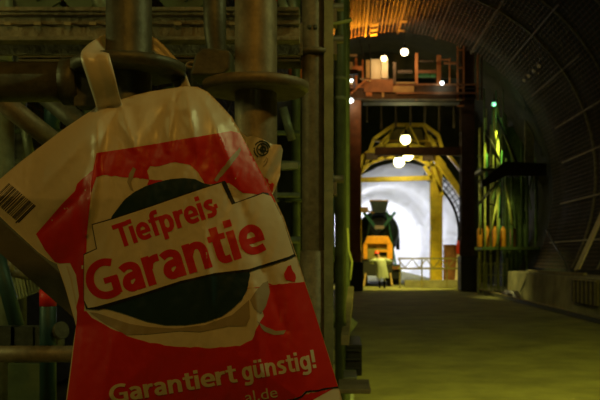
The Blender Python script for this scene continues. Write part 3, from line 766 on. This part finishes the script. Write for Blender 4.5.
b.tube([P(283,32,Y), P(282,42,Y), P(286,53,Y), P(292,57,Y), P(297,55,Y), P(297,48,Y), P(294,38,Y), P(290,30,Y)], .006, 8, closed=True)
one(b, 'steel_shackle', 'oval steel shackle hanging left of the brown post near the top', 'shackle')
for (a_, c_, Y, lab) in (((279,-5),(290,20),2.3,'left'),((290,-8),(296,22),2.5,'right')):
    b = N(STEELG); b.tube([P(*a_, Y), P(*c_, Y)], .012, 12)
    one(b, 'scaffold_brace', 'short tube at the top edge above the shackle, '+lab+' one of the pair', 'scaffold tube')
# orange cloth
b = N(CLOTH); b.sm = True; Y = 5.2; rows = []
for j in range(9):
    rows.append([b._v(P(288+i*1.8+j*.3, 60+j*2.6, Y)+Vector((0, .03*math.sin(i*1.5+j*.3), 0))) for i in range(10)])
for A, B in zip(rows, rows[1:]):
    for k in range(9): b.face([A[k], A[k+1], B[k+1], B[k]])
b.sm = False
o = one(b, 'safety_vest', 'bright orange net piece glowing behind the big rosette', 'netting'); o.name = 'safety_net'
m_ = o.modifiers.new('s', 'SOLIDIFY'); m_.thickness = .01
# lower clutter at lane edge
b = N(STEELG); Y=3.9
b.tube([P(337, 318, Y), P(352, 330, Y)], .045, 16); b.tube([P(334, 326, Y-.1), P(340, 312, Y-.1)], .03, 12)
one(b, 'pipe_coupling', 'grey green pipe coupling lying against the uprights at the lane edge', 'coupling')
b = N(DKM); Y = 3.4; b.box((X(341, Y), Y, Z(376, Y)), (X(362, Y), Y+.4, Z(345, Y)))
for k in range(3): b.box((X(343, Y), Y-.01, Z(370-k*9, Y)), (X(360, Y), Y, Z(367-k*9, Y)))
one(b, 'steel_crate', 'small dark ribbed crate under the scaffold at the lane edge', 'crate', bevel=.01)
b = N(WOOD); Y = 2.7; b.box((X(338, Y), Y, Z(394, Y)), (X(371, Y), Y+.22, Z(389, Y)))
one(b, 'wooden_block', 'pale flat wooden bearer at the bottom of the frame beside the bag', 'block', bevel=.004)
b = N(STEELG); Y = 3.0; b.box((X(343, Y), Y, Z(386, Y)), (X(357, Y), Y+.2, Z(377, Y)))
one(b, 'base_plate', 'pale steel base plate above the wooden bearer', 'plate', bevel=.004)
b = N(WOOD); b.bar(P(345, 340, 3.2), P(351, 290, 4.6), .03, .04)
one(b, 'timber_lath', 'pale lath leaning along the lane edge beside the pipe coupling', 'lath')
for k in range(6):
    Y = 5+k*1.6; p = P(350-k*.2, 0, Y); b = N([STEELG, STEELD][k % 2])
    zt = .2+.1*(k % 3); x = X(349, Y)
    b.box((x-.08, Y, 0), (x+.05, Y+.3, zt*.5)); b.tube([(x-.02, Y+.1, 0), (x-.02, Y+.1, zt+.25)], .03, 10); b.tube([(x-.08, Y+.1, zt+.1), (x+.06, Y+.15, zt)], .025, 8)
    one(b, 'screw_jack', 'scaffold foot jack in the row along the left lane edge, '+['nearest of six','second nearest of six','third nearest of six','fourth nearest of six','fifth nearest of six','farthest of six'][k], 'jack', 'foot jacks along the lane edge')

# ------------------------------------------------------------------ carrier bag
BAGM = mat('bag_white', (.80, .74, .62), .34, bump=.04, bscale=30)
BRED = mat('bag_red', (.72, .028, .012), .36, bump=.04, bscale=30)
BNAVY = mat('bag_navy', (.018, .05, .075), .36)
BINK = mat('bag_ink', (.02, .02, .02), .4)
BGREY = mat('bag_grey', (.42, .36, .27), .45)
BLOGO = mat('bag_logo', (.04, .07, .05), .4)
def fill2d(loops):
    cu = bpy.data.curves.new('t', 'CURVE'); cu.dimensions = '2D'; cu.fill_mode = 'BOTH'
    for L in loops:
        sp = cu.splines.new('POLY'); sp.points.add(len(L)-1)
        for i, (x, y) in enumerate(L): sp.points[i].co = (x, -y, 0, 1)
        sp.use_cyclic_u = True
    return curve2mesh(cu)
def curve2mesh(cu):
    o = bpy.data.objects.new('t', cu); COL.objects.link(o)
    dg = bpy.context.evaluated_depsgraph_get(); dg.update()
    me = bpy.data.meshes.new_from_object(o.evaluated_get(dg))
    bpy.data.objects.remove(o); return me
def text2d(body, p0, p1, height, bold=.0, shear=0.):
    """flat lettering: baseline from p0 to p1 (pixel pairs), cap height in px"""
    cu = bpy.data.curves.new('t', 'FONT'); cu.body = body; cu.size = 1; cu.fill_mode = 'BOTH'; cu.resolution_u = 5
    me = curve2mesh(cu)
    xs_ = [v.co.x for v in me.vertices]; x0, x1 = min(xs_), max(xs_)
    d = Vector((p1[0]-p0[0], p1[1]-p0[1])); L = d.length; d.normalize(); n_ = Vector((d.y, -d.x))
    capH = .70
    for v in me.vertices:
        u = (v.co.x-x0)/(x1-x0)*L; w = v.co.y/capH*height
        q_ = Vector(p0)+d*(u+shear*w)+n_*w
        v.co = (q_.x, -q_.y, 0)
    return me
def segdist(p, a, c):
    a = Vector(a); c = Vector(c); d = c-a; t = max(0, min(1, (p-a).dot(d)/d.dot(d)))
    return (p-(a+d*t)).length, t
OUT = [(80,118),(92,110),(98,105),(119,100),(135,95),(150,91.5),(172,88),(186,86),(198,87),(208,92),(220,104),(232,117),(240,131),(250,150),(262,173),(276,201),(284,218),(296,254),(309,294),(322,334),(334,372),(343,402),(352,440),
       (58,440),(66,400),(70,370),(73,345),(76,326),(71,308),(65,287),(57,264),(49,260),(38,252),(13,229),(-8,209),(-40,184),(-40,202),(-20,192),(0,179),(20,162),(45,143),(65,128)]
OUT = [p for p in OUT if p not in ((-40,184),(-40,202))]
OUT.insert(OUT.index((-8,209))+1, (-20,198))
def side(p, a, c): return (c[0]-a[0])*(p.y-a[1])-(c[1]-a[1])*(p.x-a[0])
FOLDA = 1.35
FOLDS = [((98,118),(96,155),7,.0045),((96,155),(86,235),6,.006),((86,235),(80,300),5,.003),((82,310),(72,420),8,.003),
         ((120,102),(135,150),7,.0035),((186,90),(196,150),7,.0035),((172,92),(168,150),6,.003),((205,100),(240,190),8,.003),
         ((255,285),(262,400),6,.003),((205,230),(214,320),5,.002),((86,190),(40,232),8,-.003),((110,110),(40,190),9,.003),((150,150),(143,300),14,-.003),
         ((232,180),(285,330),10,-.003),((186,88),(150,125),8,-.003),((115,330),(100,420),9,.003)]
OUTV = [Vector(p) for p in OUT]
def depth(x, y):
    p = Vector((x, y)); d = 1e9
    for i in range(len(OUT)):
        a = OUTV[i]; c = OUTV[(i+1) % len(OUT)]
        e = c-a; t = max(0, min(1, (p-a).dot(e)/e.dot(e))); dd = (p-(a+e*t)).length
        if dd < d: d = dd
    D = .040*(1-math.exp(-d/38.0))
    # left flap sits further back
    D -= .014*max(0, min(1, (90-x)/60.0))*(1-math.exp(-d/20.0))
    fade = 1-math.exp(-d/6.0)
    for (a, c, w, A) in FOLDS:
        A *= FOLDA
        s_, t = segdist(p, a, c)
        D += A*math.exp(-(s_/w)**2)*math.sin(PI*min(1, max(0, t*.9+.05)))*fade
        # sharper ridge line
        D += A*.30*math.exp(-(s_/(w*.4))**2)*fade
    D += fade*(.0022*noise.noise(Vector((x*.035, y*.012, 1)))*1.5+.0010*noise.noise(Vector((x*.12+y*.03, y*.04, 2)))+.0003*noise.noise(Vector((x*.2, y*.15, 7))))
    return D
YB = .866
def bagpoint(x, y, k=0):
    return P(x, y, YB-depth(x, y)-k*.00035)
def bagnormal(x, y):
    e = 1.0; a = bagpoint(x+e, y)-bagpoint(x-e, y); c = bagpoint(x, y+e)-bagpoint(x, y-e)
    n_ = a.cross(c).normalized(); return n_ if n_.y < 0 else -n_
BV, BF, BMI, BN = [], [], [], []
bag_mats = [BAGM, BRED, BNAVY, BINK, BGREY, BLOGO]
def layer(me, k, mi, step=4.0):
    step = 3.0 if step < 6 else 4.0
    bm = bmesh.new(); bm.from_mesh(me); bmesh.ops.remove_doubles(bm, verts=bm.verts, dist=.01)
    xs_ = [v.co.x for v in bm.verts]; ys_ = [v.co.y for v in bm.verts]
    for ax_, lo, hi in ((0, min(xs_), max(xs_)), (1, min(ys_), max(ys_))):
        t = math.ceil(lo/step)*step
        while t < hi:
            co = (t,0,0) if ax_ == 0 else (0,t,0); no = (1,0,0) if ax_ == 0 else (0,1,0)
            bmesh.ops.bisect_plane(bm, geom=bm.verts[:]+bm.edges[:]+bm.faces[:], plane_co=co, plane_no=no, dist=.001); t += step
    bmesh.ops.triangulate(bm, faces=bm.faces)
    base = len(BV)
    bm.verts.index_update()
    for v in bm.verts:
        x, y = v.co.x, -v.co.y
        BV.append(bagpoint(x, y, k)); BN.append(bagnormal(x, y))
    for f in bm.faces:
        ids = [base+v.index for v in f.verts]
        a, c, d = (BV[i] for i in ids)
        if (c-a).cross(d-a).y > 0: ids.reverse()
        BF.append(ids); BMI.append(mi)
    bm.free()
def poly(L, k, mi): layer(fill2d([L]), k, mi)
def wob(L, amp=.8, seg=5, seed=0):
    """torn edge: subdivide and jitter"""
    r_ = random.Random(seed); o_ = []
    for i in range(len(L)):
        a = Vector(L[i]); c = Vector(L[(i+1) % len(L)]); n_ = max(1, int((c-a).length/seg))
        for j in range(n_):
            q_ = a.lerp(c, j/n_)
            o_.append((q_.x+(r_.uniform(-amp, amp) if j else 0), q_.y+(r_.uniform(-amp, amp) if j else 0)))
    return o_
poly(OUT, 0, 0)
# upper red field
poly([(96.5,153),(110,151),(130,148),(155,144),(180,139.5),(205,135.5),(231,131),(240,133),(250,151),(262,174),(275,200),(276,203),(262,194.5)]+
     wob([(262,194.5),(243,193),(236,188),(229,183),(216,184),(205,184)],.5,4,1)[:-1]+wob([(205,184),(198,172),(190,165),(175,162),(160,166),(150,166),(147,171),(149,180),(147,185),(140,188),(132,193),(120,182),(112,178),(103,175)],.6,4,2)[:-2]+
     [(103,175),(96.5,177),(91,192),(87,232),(86,258),(85,285),(84,312),(77,326),(75,312),(79,296),(76,275),(70,263),(60,263.5),(55,262),(45,250),(36,234),(50,218),(62,204),(75,191),(77,184),(81,180),(93,170)], 1, 1)
poly(wob([(240,147),(236,152),(222,168),(214,180),(217,182),(226,171),(238,156),(241,150)],.5,4,4), 2, 4)
poly(wob([(133,167),(129,174),(127,182),(131,190),(134,192),(131,182),(134,174),(136,169)],.4,4,5), 2, 4)
poly([(59,265),(66,265),(71,280),(75,300),(77,312),(76.5,324),(72,309),(66,288)], 2, 0)
# navy ellipse (upper)
poly([(109,224),(112,216),(118,208),(125,199),(135,191.5),(146,186),(158,182),(171,179),(184,178),(195,179),(203,183),(214,186),(228,186),(232,206),(180,222),(109,236)], 3, 2)
# lower red field
LR = [(77,318),(80,314),(84,311.5)]+wob([(86,311),(92,318),(105,325),(127,336),(150,343),(180,347),(215,348),(240,346),(252,340),(258,326),(264,316),(262,305),(266,292),(266,282),(273,285)],.7,5,9)[:-1]+wob([(273,285),(284,284),(297,282)],.5,3,3)+[(304.5,282),(309,295),(322,335),(338,386.5)]+wob([(338,386.5),(325,388),(318,390),(306,391),(301,396),(293,399),(280,402),(240,412)],1.1,3,11)+[(240,440),(59,440),(67,400),(71,370),(74,345)]
poly(LR, 1, 1)
poly(wob([(338,386.5),(325,388),(318,390),(306,391),(301,396),(293,399),(280,402),(280,403.5),(294,400.5),(302,397.5),(307,392.5),(318,391.6),(326,389.5),(338.5,388)],.3,4,11), 2, 3)
# torn folds; the grey paints shade onto the cream band
poly([(89,312),(97,313),(112,318),(130,324),(150,327),(175,328.5),(205,325),(232,315),(249,300),(250,318),(246,326),(230,326),(200,332),(180,331),(150,334),(127,335),(104,323)], 2, 4)
poly([(250,300),(256,291),(263,283),(268,281),(270,292),(266,306),(261,314),(254,309)], 2, 4)
poly(wob([(257,321),(266,327),(276,331),(286,330),(284,334),(274,335),(264,331)],.5,4,6), 2, 4)
poly(wob([(284,274),(288,266),(291,265),(296,278),(295,282),(286,280)],.7,3,8), 2, 1)
# navy lower crescent
poly([(100,308),(140,296),(180,283),(215,275),(249,270),(250,275),(247,290),(242,299),(233,308),(222,316),(205,322),(185,325),(165,325),(145,321),(125,314),(108,309)], 3, 2)
# label panel: dark outline then cream
PANEL = [(92.5,225),(112,219.5),(150,207),(180,196.5),(205,188),(224,182),(232,204.5),(245,200),(263,193.5),(271,196),(283,220),(294,254),(289,256.5),(270,262.5),(249,269),(215,273),(180,281),(140,294),(97,306.5),(88,308),(84,300),(84,255),(97,249)]
poly([(91.5,224.3),(112,218.3),(150,205.8),(180,195.3),(205,186.8),(224.8,180.6),(226,182),(235,202.5),(245,199),(263,192.3),(268,193),(276,205),(283,220),(295,254),(296,256),(290,258.5),(270,265),(249,271.5),(215,275),(180,283.5),(140,297),(99,309.5),(86,309),(83.5,300),(83.5,254),(96,248.5)], 4, 3)
poly(PANEL, 5, 0)
poly([(221.5,183.2),(224.8,180.6),(235,202),(232,205)], 6, 3)
# lettering
XH = .74
GL = {
 'n': (.60, [('l',(.10,0),(.10,XH)), ('c',(.12,.46),(.20,.60),(.31,.645),(.41,.60),(.455,.48),(.46,.30)), ('l',(.46,.34),(.46,0))]),
 'r': (.41, [('l',(.10,0),(.10,XH)), ('c',(.12,.42),(.18,.57),(.28,.63),(.40,.635))]),
 'a': (.55, [('c',(.06,.59),(.17,.645),(.29,.64),(.38,.57),(.40,.45)), ('l',(.40,.50),(.40,0)), ('c',(.42,.39),(.28,.39),(.15,.35),(.10,.22),(.15,.11),(.26,.09),(.38,.20))]),
 'e': (.58, [('c',(.48,.37),(.46,.53),(.38,.63),(.29,.655),(.17,.60),(.105,.48),(.095,.36),(.11,.24),(.19,.12),(.32,.08),(.52,.115)), ('t',(.10,.345),(.57,.345))]),
 'i': (.26, [('l',(.12,0),(.12,XH)), ('l',(.12,.84),(.12,1.02))]),
 't': (.43, [('l',(.20,.94),(.20,.24)), ('c',(.20,.30),(.215,.15),(.29,.085),(.42,.09)), ('t',(.02,.675),(.42,.675))]),
 'T': (.60, [('l',(.0,.91),(.64,.91)), ('l',(.32,.9),(.32,0))]),
 'f': (.42, [('l',(.19,0),(.19,.74)), ('c',(.19,.70),(.21,.87),(.30,.955),(.46,.955)), ('t',(.02,.675),(.42,.675))]),
 'p': (.62, [('l',(.10,XH),(.10,-.27)), ('c',(.12,.50),(.20,.62),(.31,.65),(.42,.58),(.47,.37),(.42,.16),(.31,.085),(.20,.10),(.12,.20))]),
 's': (.48, [('c',(.42,.62),(.28,.66),(.16,.62),(.12,.53),(.18,.43),(.32,.34),(.38,.24),(.34,.12),(.22,.08),(.05,.11))]),
 'G': (.80, [('c',(.70,.85),(.52,.915),(.33,.88),(.18,.74),(.11,.50),(.17,.26),(.32,.12),(.50,.085),(.68,.13)), ('l',(.66,.07),(.66,.50)), ('t',(.42,.455),(.74,.455))]),
 'g': (.60, [('c',(.44,.50),(.36,.62),(.26,.65),(.15,.58),(.10,.38),(.15,.17),(.26,.09),(.36,.12),(.44,.22)), ('l',(.46,XH),(.46,.0)), ('c',(.46,.05),(.44,-.11),(.35,-.19),(.22,-.20),(.08,-.16))]),
 'u': (.60, [('l',(.10,XH),(.10,.26)), ('c',(.10,.34),(.105,.18),(.17,.10),(.27,.095),(.37,.15),(.44,.28)), ('l',(.46,XH),(.46,0))]),
 '!': (.28, [('l',(.12,1.0),(.12,.32)), ('l',(.12,.0),(.12,.19))]),
 '-': (.30, [('l',(.03,.34),(.27,.34))]),
}
GL['U'] = (.60, GL['u'][1]+[('l',(.17,.84),(.17,1.0)), ('l',(.40,.84),(.40,1.0))])
def stroke(pts, w, curve):
    Q = [Vector(p) for p in pts]
    if curve:
        o_ = []
        for i in range(len(Q)-1):
            p0 = Q[max(i-1, 0)]; p1 = Q[i]; p2 = Q[i+1]; p3 = Q[min(i+2, len(Q)-1)]
            for f in (0, .25, .5, .75): o_.append(.5*((2*p1)+(p2-p0)*f+(2*p0-5*p1+4*p2-p3)*f*f+(3*p1-p0-3*p2+p3)*f**3))
        Q = o_+[Q[-1]]
    L_, R_ = [], []
    for i, p in enumerate(Q):
        d = (Q[min(i+1, len(Q)-1)]-Q[max(i-1, 0)]).normalized(); n_ = Vector((-d.y, d.x))*w/2
        L_.append(p+n_); R_.append(p-n_)
    return L_+R_[::-1]
def letter_text(body, p0, p1, h, k, mi, w=.185):
    tot = sum(GL[c][0] for c in body); d = Vector((p1[0]-p0[0], p1[1]-p0[1])); sx = d.length/tot; d.normalize(); n_ = Vector((d.y, -d.x)); x = 0; j = 0
    for c in body:
        adv, strokes = GL[c]
        for st in strokes:
            ww = w*(.80 if st[0] == 't' else 1)
            pl = stroke(st[1:], ww, st[0] == 'c')
            layer(fill2d([[tuple(Vector(p0)+d*((x+q_.x)*sx)+n_*(q_.y*h)) for q_ in pl]]), k+(j % 4)*.08, mi, 6); j += 1
        x += adv
letter_text('Tiefpreis', (119,248.5), (218.5,215), 24, 6, 1)
letter_text('-', (216.5,214.5), (220.5,213), 24, 6, 1)
letter_text('Garantie', (91.5,304), (268.5,250), 40, 6, 1)
letter_text('Garantiert', (110,404), (238,382), 18.5, 3, 0, .17)
letter_text('gUnstig!', (243,381), (318,367.5), 18.5, 3, 0, .17)
layer(text2d('al.de', (246,402.5), (278,397), 11), 3, 0, 6)
# barcode, bars run down to the left
u = Vector((13,11)).normalized()*0
A_, B_, C_ = Vector((9,183)), Vector((36,206)), Vector((-8,200))
ud = (B_-A_); vd = (C_-A_)
rr = random.Random(3); t = 0
while t < 1:
    w = rr.choice((.012,.012,.022,.034)); q0 = A_+ud*t; q1 = A_+ud*min(1, t+w)
    ln = 1.0 if rr.random() > .12 else 1.08
    poly([tuple(q0), tuple(q1), tuple(q1+vd*ln), tuple(q0+vd*ln)], 1, 3); t += w+rr.choice((.012,.014,.02,.03))
# back sheet
nb = len(BV)
bmk = fill2d([OUT]); bb = bmesh.new(); bb.from_mesh(bmk); bmesh.ops.triangulate(bb, faces=bb.faces)
for v in bb.verts: BV.append(P(v.co.x, -v.co.y, YB+.0015)); BN.append(Vector((0,1,0)))
bb.verts.index_update()
for f in bb.faces:
    ids = [nb+v.index for v in f.verts]; a, c, d = (BV[i] for i in ids)
    if (c-a).cross(d-a).y < 0: ids.reverse()
    BF.append(ids); BMI.append(0)
bb.free()
cg = P(190, 440, YB-.01)
bag = empty('carrier_bag', cg, 'white and red plastic carrier bag with Tiefpreis-Garantie print hanging from the dark scaffold pole', 'bag')
me = bpy.data.meshes.new('bag_body'); me.from_pydata([v-cg for v in BV], [], BF)
for m_ in bag_mats: me.materials.append(m_)
for p_, mi in zip(me.polygons, BMI): p_.material_index = mi; p_.use_smooth = True
me.update()
me.normals_split_custom_set_from_vertices(BN)
o = bpy.data.objects.new('bag_body', me); COL.objects.link(o); o.parent = bag
# side gusset on the right, behind the front sheet
GV, GF, GMI = [], [], []
def gl(L, k, mi):
    m2 = fill2d([L]); q = bmesh.new(); q.from_mesh(m2)
    for ax_ in (0, 1):
        for t in range(-420 if ax_ else 200, -100 if ax_ else 300, 4):
            bmesh.ops.bisect_plane(q, geom=q.verts[:]+q.edges[:]+q.faces[:], plane_co=(0,t,0) if ax_ else (t,0,0), plane_no=(0,1,0) if ax_ else (1,0,0))
    bmesh.ops.triangulate(q, faces=q.faces); base = len(GV); q.verts.index_update()
    for v in q.verts:
        x, y = v.co.x, -v.co.y
        GV.append(P(x, y, .892-.010*math.sin((x-240)/45*PI)-.003*math.sin(x*.35+y*.2)-k*.0003))
    for f in q.faces:
        ids = [base+v.index for v in f.verts]; a, c, d = (GV[i] for i in ids)
        if (c-a).cross(d-a).y > 0: ids.reverse()
        GF.append(ids); GMI.append(mi)
    q.free()
gl([(236,128),(247,137),(253,135.5),(262,139),(272,144),(281,145),(283,150),(281,163),(280,176),(275,190),(270,200),(268,205),(262,198),(248,165)], 0, 0)
gl([(250,160),(256,171),(266,178),(274,184),(273,191),(268,203),(266,204),(255,190)], 1, 1)
def ring(cx_, cy_, r0, r1, a0, a1, n_=20):
    o1 = [(cx_+r1*math.cos(math.radians(a0+(a1-a0)*k/n_)), cy_+r1*1.05*math.sin(math.radians(a0+(a1-a0)*k/n_))) for k in range(n_+1)]
    return o1+[(cx_+r0*math.cos(math.radians(a1-(a1-a0)*k/n_)), cy_+r0*1.05*math.sin(math.radians(a1-(a1-a0)*k/n_))) for k in range(n_+1)]
gl(ring(262,149.5,7.2,8.6,120,350), 2, 5); gl(ring(262.5,149.5,5,6.3,0,359), 2, 5); gl(ring(263,149.5,1.5,3.4,0,359), 2, 5)
gl([(258,148.5),(268,151),(268,152.2),(258,149.8)], 3, 5); gl([(262,144),(264.5,155),(263.4,155),(261,144)], 3, 5)
gl(ring(259,156,7,8,10,70), 2, 4); gl(ring(258,158,9,10,0,60), 2, 4)
me = bpy.data.meshes.new('side_gusset'); me.from_pydata([v-cg for v in GV], [], GF)
for m_ in bag_mats: me.materials.append(m_)
for p_, mi in zip(me.polygons, GMI): p_.material_index = mi; p_.use_smooth = True
o = bpy.data.objects.new('side_gusset', me); COL.objects.link(o); o.parent = bag
# handle strap: a folded band over the pole
def strap(pairs, name, th=.0016):
    b = N(BAGM); b.sm = True; rows = []
    P1 = [Vector(a) for a, c in pairs]; P2 = [Vector(c) for a, c in pairs]
    def cr(Q, t):
        i = min(int(t), len(Q)-2); f = t-i; p0 = Q[max(i-1, 0)]; p1 = Q[i]; p2 = Q[i+1]; p3 = Q[min(i+2, len(Q)-1)]
        return .5*((2*p1)+(p2-p0)*f+(2*p0-5*p1+4*p2-p3)*f*f+(3*p1-p0-3*p2+p3)*f**3)
    n_ = 6*(len(pairs)-1)
    for j in range(n_+1):
        a = cr(P1, j/6); c = cr(P2, j/6); row = []
        for k in range(9):
            f = k/8; q_ = a.lerp(c, f); q_ += Vector((0, -.0012*math.sin(f*PI*3), 0)); row.append(b._v(q_))
        rows.append(row)
    for A, B in zip(rows, rows[1:]):
        for k in range(8): b.face([A[k], A[k+1], B[k+1], B[k]])
    o = b.build(name, None, bag); m_ = o.modifiers.new('s', 'SOLIDIFY'); m_.thickness = th; return o
strap([(P(95,119,.862), P(125,112,.860)), (P(96.5,108,.861), P(122,103,.859)), (P(94,97,.848), P(119,93,.846)), (P(88,78,.834), P(115,76,.832)), (P(81.5,57,.830), P(110,58,.830)),
       (P(86,48,.850), P(108.5,55,.84)), (P(97,39,.880), P(106,54,.88)), (P(104,35,.93), P(104,49,.93)), (P(128,33,.95), P(128,47,.95)), (P(147,36,.955), P(147,49,.955)),
       (P(158,41,.957), P(157,54,.957)), (P(172,55,.957), P(165,64,.957)), (P(183,68,.95), P(172,78,.955)), (P(189,82,.90), P(176,92,.90)), (P(194,97,.868), P(176,99,.868))], 'handle')

# ------------------------------------------------------------------ light
def point(name, loc, e, col, r=.1):
    l = bpy.data.lights.new(name, 'POINT'); l.energy = e; l.color = col; l.shadow_soft_size = r
    o = bpy.data.objects.new(name, l); COL.objects.link(o); o.location = loc; return o
def spot(name, loc, tgt, e, col, size, r=.1, blend=.6):
    l = bpy.data.lights.new(name, 'SPOT'); l.energy = e; l.color = col; l.shadow_soft_size = r; l.spot_size = math.radians(size); l.spot_blend = blend
    o = bpy.data.objects.new(name, l); COL.objects.link(o); o.location = loc
    o.rotation_euler = (Vector(tgt)-Vector(loc)).to_track_quat('-Z', 'Y').to_euler(); return o
point('tunnel_lamp_near', (.05, -.40, 2.70), 13, (1, .48, .05), .06)
point('tunnel_lamp_far_left', (-2.5, -2.5, 4.0), 20, (1, .75, .2), .25)
spot('tunnel_lamp_lane', (2.5, 0, 5.0), (3.4, 6.8, 0), 4400, (1, .97, .15), 68, .3, 1)
point('scaffold_fill_right', (1.7, 1.1, 3.2), 26, (.9, 1, .35), .08)  # added fill without a fixture, brightens the upright posts
point('scaffold_fill_left', (-1.7, 1.0, 2.0), 8.5, (1, 1, .3), .08)  # added fill, lifts the dark clutter behind the bag
spot('sodium_flood', (gg.location.x, gg.location.y-.15, gg.location.z+.2), (.6, 33.6, 11.0), 2500, (1, .32, .012), 78, .15, .6)
spot('sodium_flood_right', (3.24, 35.6, 9.2), (3.5, 33.6, 10.8), 60, (1, .22, .02), 84, .15)
point('lining_lamp', (0.9, 56, 4.0), 110, (.92, .93, 1), .3)
point('lining_lamp', (0.8, 68, 4.0), 500, (.92, .94, 1), .3)
point('lining_lamp', (-.2, 90, 3.5), 1000, (.92, .94, 1), .3)
spot('tower_lamp', (7.3, 39.3, 7.6), (6.5, 41.3, 4.0), 330, (.95, 1, .15), 62, .15, 1)
spot('wall_fill', (3.2, 17.5, 5.5), (8.2, 25, 2.4), 210, (1, .85, .3), 62, .2, 1)  # invented spot to brighten the lower right wall and plank
spot('tower_fill_low', (7.0, 38.0, 4.4), (6.7, 41.2, 2.6), 150, (1, .95, .22), 100, .1, 1)  # extra spot added to lift the tower poles and cylinders
spot('kerb_fill', (3.5, 34.8, 4.2), (6.7, 32.3, .5), 600, (1, .92, .25), 46, .15, 1)  # unseen spot added to brighten the far kerb face
spot('lane_end_fill', (3.0, 39.6, 8.0), (2.6, 42.8, 0), 4200, (1, .87, .2), 60, .15, 1)  # added downward spot, brightens the far floor and the person
spot('gantry_front_fill', (1.6, 34.5, 9.4), (1.9, 38.0, 8.8), 200, (1, .5, .15), 90, .15, 1)  # added spot with no body, lifts the gantry deck front

w = bpy.data.worlds.new('World'); S.world = w; w.use_nodes = True
w.node_tree.nodes['Background'].inputs['Color'].default_value = (.5, .5, .2, 1)
w.node_tree.nodes['Background'].inputs['Strength'].default_value = .004

cam = bpy.data.cameras.new('Camera'); co = bpy.data.objects.new('Camera', cam); COL.objects.link(co)
co.location = (0, 0, H); co.rotation_euler = (PI/2, 0, 0)
cam.sensor_width = 36; cam.lens = F/600*36; cam.shift_x = -45/600; cam.shift_y = 57/600
cam.clip_start = .02; cam.clip_end = 300
cam.dof.use_dof = True; cam.dof.focus_distance = .86; cam.dof.aperture_fstop = 22
S.camera = co
S.view_settings.view_transform = 'Standard'; S.view_settings.look = 'None'
S.view_settings.gamma = 1; S.view_settings.use_curve_mapping = False
S.view_settings.exposure = 0
